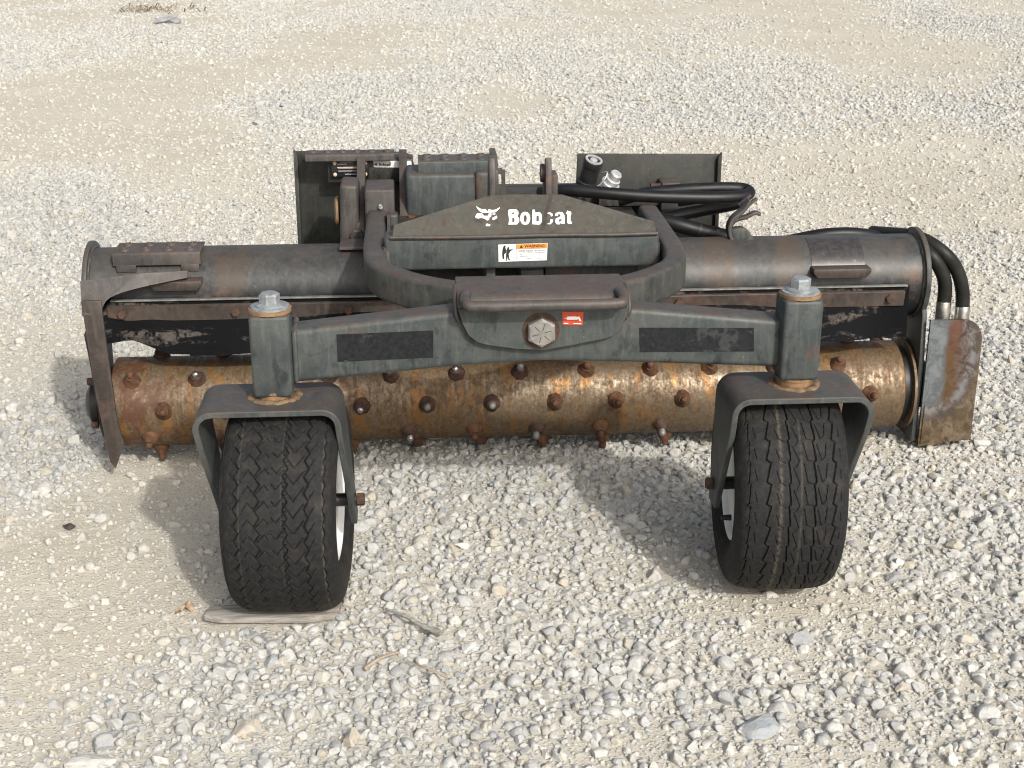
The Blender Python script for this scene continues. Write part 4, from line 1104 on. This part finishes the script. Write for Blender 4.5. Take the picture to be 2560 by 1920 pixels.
def caster(cx, side, tyre_obj, pz):
    """fork, post, washers and bolts of one caster; side is +1 when the wheel's visible flank looks to +x"""
    py = -.742; fx = cx + (-.010 if side > 0 else 0); ax = tyre_obj.location.x; ya = tyre_obj.location.y; za = tyre_obj.location.z
    # fork: bent plate, deep at the top, legs narrowing to the axle
    xo, xi, ro = .130, .119, .034
    ztop, zbot = .422, .166
    path = [(-xo, zbot)]; inn = [(-xi, zbot)]
    path += [(-xo, ztop - ro - .04)]; inn += [(-xi, ztop - ro - .04)]
    for a in range(180, 89, -15):
        path.append((-xo + ro + ro * cos(radians(a)), ztop - ro + ro * sin(radians(a))))
        inn.append((-xo + ro + (ro - .011) * cos(radians(a)), ztop - ro + (ro - .011) * sin(radians(a))))
    path = path + [(-x, z) for x, z in path[::-1]]; inn = inn + [(-x, z) for x, z in inn[::-1]]
    def yspan(z):
        t = min(1, max(0, (z - zbot) / (ztop - ro - .02 - zbot)))
        return (ya - .026 + (-.822 - ya + .026) * t, ya + .026 + (-.676 - ya - .026) * t)
    bm = bmesh.new(); rings = []
    for (x, z), (x2, z2) in zip(path, inn):
        f, b = yspan(z)
        t = min(1, max(0, (z - zbot) / (ztop - ro - zbot))); k = .945 + .055 * t
        ox = (tyre_obj.location.x - fx) * (1 - t) + fx
        rings.append([(ox + x * k, f, z), (ox + x * k, b, z), (ox + x2 * k, b, z2), (ox + x2 * k, f, z2)])
    loft(bm, rings)
    fk = frombm('caster_fork', bm, 'frame_paint', rake, .0015, 1, smooth=40)
    hexbolt('axle_bolt', (ax + .123, ya, za), (1, 0, 0), .0125, .014, 'dark_rust', fk, phase=.3)
    hexbolt('axle_nut', (ax - .123, ya, za), (-1, 0, 0), .0125, .012, 'dark_rust', fk, phase=.3)
    lathe('axle', (ax - .122, ya, za), (1, 0, 0), [(0, .0125), (.244, .0125)], 'black_steel', fk, 18)
    # weld ring where the stem meets the fork
    V = []; bm = bmesh.new(); nn, mm = 40, 8
    r_ = np.random.default_rng(int(abs(cx) * 100))
    rings = []
    for i in range(nn):
        a = 2 * pi * i / nn; rr = .0405 + .0012 * r_.normal(); rt = .0052 + .0006 * r_.normal()
        rings.append([(cx + (rr + rt * 1.5 * cos(2 * pi * j / mm)) * cos(a), py + (rr + rt * 1.5 * cos(2 * pi * j / mm)) * sin(a), ztop + rt * .8 * sin(2 * pi * j / mm)) for j in range(mm)])
    loft(bm, rings + [rings[0]], caps=False)
    bmesh.ops.remove_doubles(bm, verts=bm.verts, dist=1e-5)
    frombm('weld_ring', bm, 'weld_rust', fk, 0, smooth=60)
    lathe('stem_collar', (cx, py, ztop), (0, 0, 1), [(0, .034), (.012, .034), (.013, .036), (.017, .036)], 'brown_washer', fk, 30)
    # post
    w = .0355
    po = box('caster_post', cx - w, cx + w, py - w, py + w, .4385 + pz, .5905 + pz, 'frame_paint', rake, .0075, 3)
    lathe('post_washer', (cx, py, .5905 + pz), (0, 0, 1), [(0, .0375), (.006, .0375), (.0065, .036)], 'brown_washer', po, 36)
    lathe('zinc_washer', (cx, py, .597 + pz), (0, 0, 1), [(0, .0340), (.0035, .0340), (.004, .033)], 'zinc', po, 36)
    hexbolt('top_bolt', (cx, py, .601 + pz), (0, 0, 1), .0185, .018, 'zinc', po, flange=.0255, phase=.15 + side * .1)
    return fk
simple('weld_rust', (.15, .098, .055), .85, var=.5, scale=80, bump=.6)
caster(-.481, 1, tl, -.009)
caster(.466, -1, tr_, 0)
lathe('valve_stem', (.088, .055, .075), (1, 0, 0), [(0, .006), (.018, .005), (.02, .003)], 'seal_black', tl, 10)
lathe('valve_stem', (-.086, -.03, -.062), (-1, 0, 0), [(0, .006), (.018, .005), (.02, .003)], 'seal_black', tr_, 10)

# ------------------------------------------------------------------ loose things on the ground
def gz(x, y): return float(ground_z(np.array([x]), np.array([y]))[0])
bm = bmesh.new()
L_ = [(-.630, -.803), (-.624, -.770), (-.40, -.752), (-.378, -.765), (-.383, -.812), (-.44, -.826), (-.60, -.815)]
add_prism(bm, L_, 'z', .002, .0145)
o = frombm('wooden_board', bm, 'weathered_wood', None, .0015, 2)
tag(o, 'thin weathered grey wooden board half under the left tyre', 'board')

def stick(name, pts, r0, r1, mat, label, cat='stick'):
    bm = bmesh.new(); P = smooth_path(pts, 6); rings = []
    for i, p in enumerate(P):
        t = (P[min(i + 1, len(P) - 1)] - P[max(i - 1, 0)]).normalized(); s_ = t.cross(Vector((0, 0, 1))).normalized(); w = s_.cross(t)
        r = r0 + (r1 - r0) * i / (len(P) - 1); r *= 1 + .15 * sin(i * 1.7)
        rings.append([p + s_ * u + w * v for u, v in circ(r, 8)])
    loft(bm, rings)
    return tag(frombm(name, bm, mat, None, 0, smooth=60), label, cat)
def on(x, y, h): return (x, y, gz(x, y) + h)
stick('stick', [on(-.295, -.805, .018), on(-.255, -.845, .024), on(-.222, -.878, .020), on(-.192, -.905, .022)], .0022, .0065, 'weathered_wood', 'grey stick lying on the gravel right of the left tyre')
stick('stick', [on(-.328, -1.02, .020), on(-.30, -.995, .026), on(-.268, -.968, .022)], .0042, .002, 'straw_wood', 'short brown splinter of wood in the foreground gravel')
stick('stick', [on(-.255, -1.00, .022), on(-.222, -1.03, .026), on(-.186, -1.055, .020)], .0014, .0024, 'straw_wood', 'thin tan twig in the foreground gravel beside the brown splinter')
# curled leaf
V, F = [], []
for i in range(9):
    for j in range(6):
        u, v = i / 8 - .5, j / 5 - .5
        w = .5 * (1 - (2 * u) ** 2) ** .7 + .05
        V.append((-.672 + .032 * u + .006 * v, -.752 + .022 * v * w * 2 + .01 * u, gz(-.67, -.75) + .012 + .05 * v * v * w - .012 * u * u * 4 + .004 * sin(u * 13)))
for i in range(8):
    for j in range(5): F.append((i * 6 + j, i * 6 + j + 1, i * 6 + j + 7, i * 6 + j + 6))
lf = obj('dead_leaf', V, F, 'dead_leaf', None, 60)
lf.modifiers.new('thick', 'SOLIDIFY').thickness = .0008
tag(lf, 'curled tan dead leaf near the left end of the board', 'leaf')
# scraps
def crumpled(name, x, y, s, mat, label, cat):
    r = np.random.default_rng(int(abs(x * 1000)))
    bm = bmesh.new(); bmesh.ops.create_icosphere(bm, subdivisions=2, radius=1)
    for v in bm.verts: v.co = Vector((v.co.x * s * (1 + .35 * r.normal()), v.co.y * s * .7 * (1 + .35 * r.normal()), max(-.3, v.co.z) * s * .5 * (1 + .3 * r.normal())))
    o = frombm(name, bm, mat, None, 0, smooth=30); o.location = on(x, y, .006)
    return tag(o, label, cat)
crumpled('bark_scrap', -.967, -.383, .011, 'dark_scrap', 'small dark brown scrap on the sand left of the left wheel', 'scrap')
crumpled('metal_scrap', -2.24, 9.25, .10, 'decal_grey', 'flat blue grey fragment lying below the brown weed clump far behind', 'scrap')
# weed clump far behind
bm = bmesh.new(); r = np.random.default_rng(5)
for k in range(70):
    x, y = -2.55 + r.normal() * .17, 10.3 + r.normal() * .15
    a = r.uniform(0, 2 * pi); l = r.uniform(.06, .18); h = r.uniform(.0, .04)
    d = Vector((cos(a), sin(a), 0)); p = Vector((x, y, .0)); q = p + d * l + Vector((0, 0, h)); w = Vector((-sin(a), cos(a), 0)) * .006
    m_ = (p + q) / 2 + Vector((0, 0, .03))
    vs = [bm.verts.new(v) for v in (p - w, p + w, m_ + w, m_ - w, q)]
    bm.faces.new(vs[:4]); bm.faces.new((vs[3], vs[2], vs[4]))
tag(frombm('weed_clump', bm, 'dead_grass', None, 0, smooth=0), 'flattened clump of brown dead weed at the far edge on the left', 'weed')

# single stones that stand out by size
def rock_mesh(seed):
    r = np.random.default_rng(500 + seed)
    me = stone_mesh(300 + seed, cuts=17, sub=4, flat=.8)
    P = np.array([v.co for v in me.vertices]); f = r.normal(size=(3, 6)) * 4; ph = r.uniform(0, 6, 6)
    d = 1 + .018 * np.sin(P @ f + ph).sum(1) / 2
    for v, q in zip(me.vertices, P * d[:, None]): v.co = q
    me.set_sharp_from_angle(angle=radians(24)); me.materials.clear(); me.materials.append(M['single_stone']); return me
ROCKS = [rock_mesh(k) for k in range(9)]
def rock(x, y, s, k, sc=(1, 1, .8), rz=0., label='', sink=.30, tilt=0.):
    me = ROCKS[k % len(ROCKS)]; s = s * .66
    o = bpy.data.objects.new('stone', me); col.objects.link(o)
    o.location = (x, y, gz(x, y) + s * sc[2] * sink); o.scale = (s * sc[0], s * sc[1], s * sc[2]); o.rotation_euler = (tilt, tilt * .6, rz)
    tint = [t for w, t in (('blue grey', (.33, .36, .385)), ('dark', (.31, .32, .33)), ('tan', (.50, .44, .35)), ('speckled', (.46, .46, .44)), ('pale', (.56, .55, .51)), ('white', (.58, .58, .56)), ('grey', (.40, .41, .415))) if w in label][0]
    o.color = (*tint, 1)
    return tag(o, label, 'stone', 'stones larger than the gravel around them')
rock(.314, -1.225, .052, 3, (1.15, .72, .55), .5, 'long blue grey flat stone in the foreground below the right tyre')
rock(.456, -.947, .032, 5, (1.2, .85, .8), .3, 'dark edged grey stone just below the right tyre')
rock(-.515, -1.175, .042, 7, (1.2, .7, .75), .7, 'big tan stone standing in the foreground below the board')
rock(-.344, -1.21, .030, 9, (.8, .9, 1.2), 1.2, 'upright pale stone at the bottom edge right of the big tan stone')
rock(-.081, -.737, .030, 11, (.9, .8, 1.1), .4, 'upright speckled stone standing in the sand midway between the tyres')
rock(-.752, -1.25, .052, 2, (1.3, .7, .6), .2, 'broad pale stone at the bottom left edge')
rock(-.02, -.862, .026, 4, (1.1, .9, .8), 1.9, 'pale round stone in front of the sandy strip between the tyres')
rock(-.141, -.526, .027, 6, (1.2, .9, .8), .1, 'pale grey stone among the gravel right of the left tyre')
rock(.03, -.335, .028, 8, (1.15, .85, .75), .2, 'smooth white topped stone behind the sand patch between the wheels')
rock(-.907, -.342, .028, 10, (1.2, .8, .7), .9, 'angular pale stone on the sand near the cutter bar')
rock(-1.07, -.188, .036, 12, (1.1, .8, .9), .4, 'large pale stone left of the cutter bar at the left edge')
rock(-1.055, 5.10, .10, 13, (1.1, .7, .45), .2, 'largest grey slab in the far gravel streak left of centre')
rock(-.93, 5.0, .075, 14, (1.2, .8, .45), 1.1, 'smaller grey slab touching the largest slab in the far streak')
rock(-1.03, 4.43, .062, 15, (.9, .8, .7), .3, 'grey stone at the near edge of the far gravel streak')
rock(.70, -.72, .030, 16, (1.1, .8, .8), .6, 'dark grey stone in the gravel right of the right tyre')
rock(-.56, -.985, .032, 1, (1.1, .8, .7), 1.4, 'pale angular stone on sand below the dead leaf')
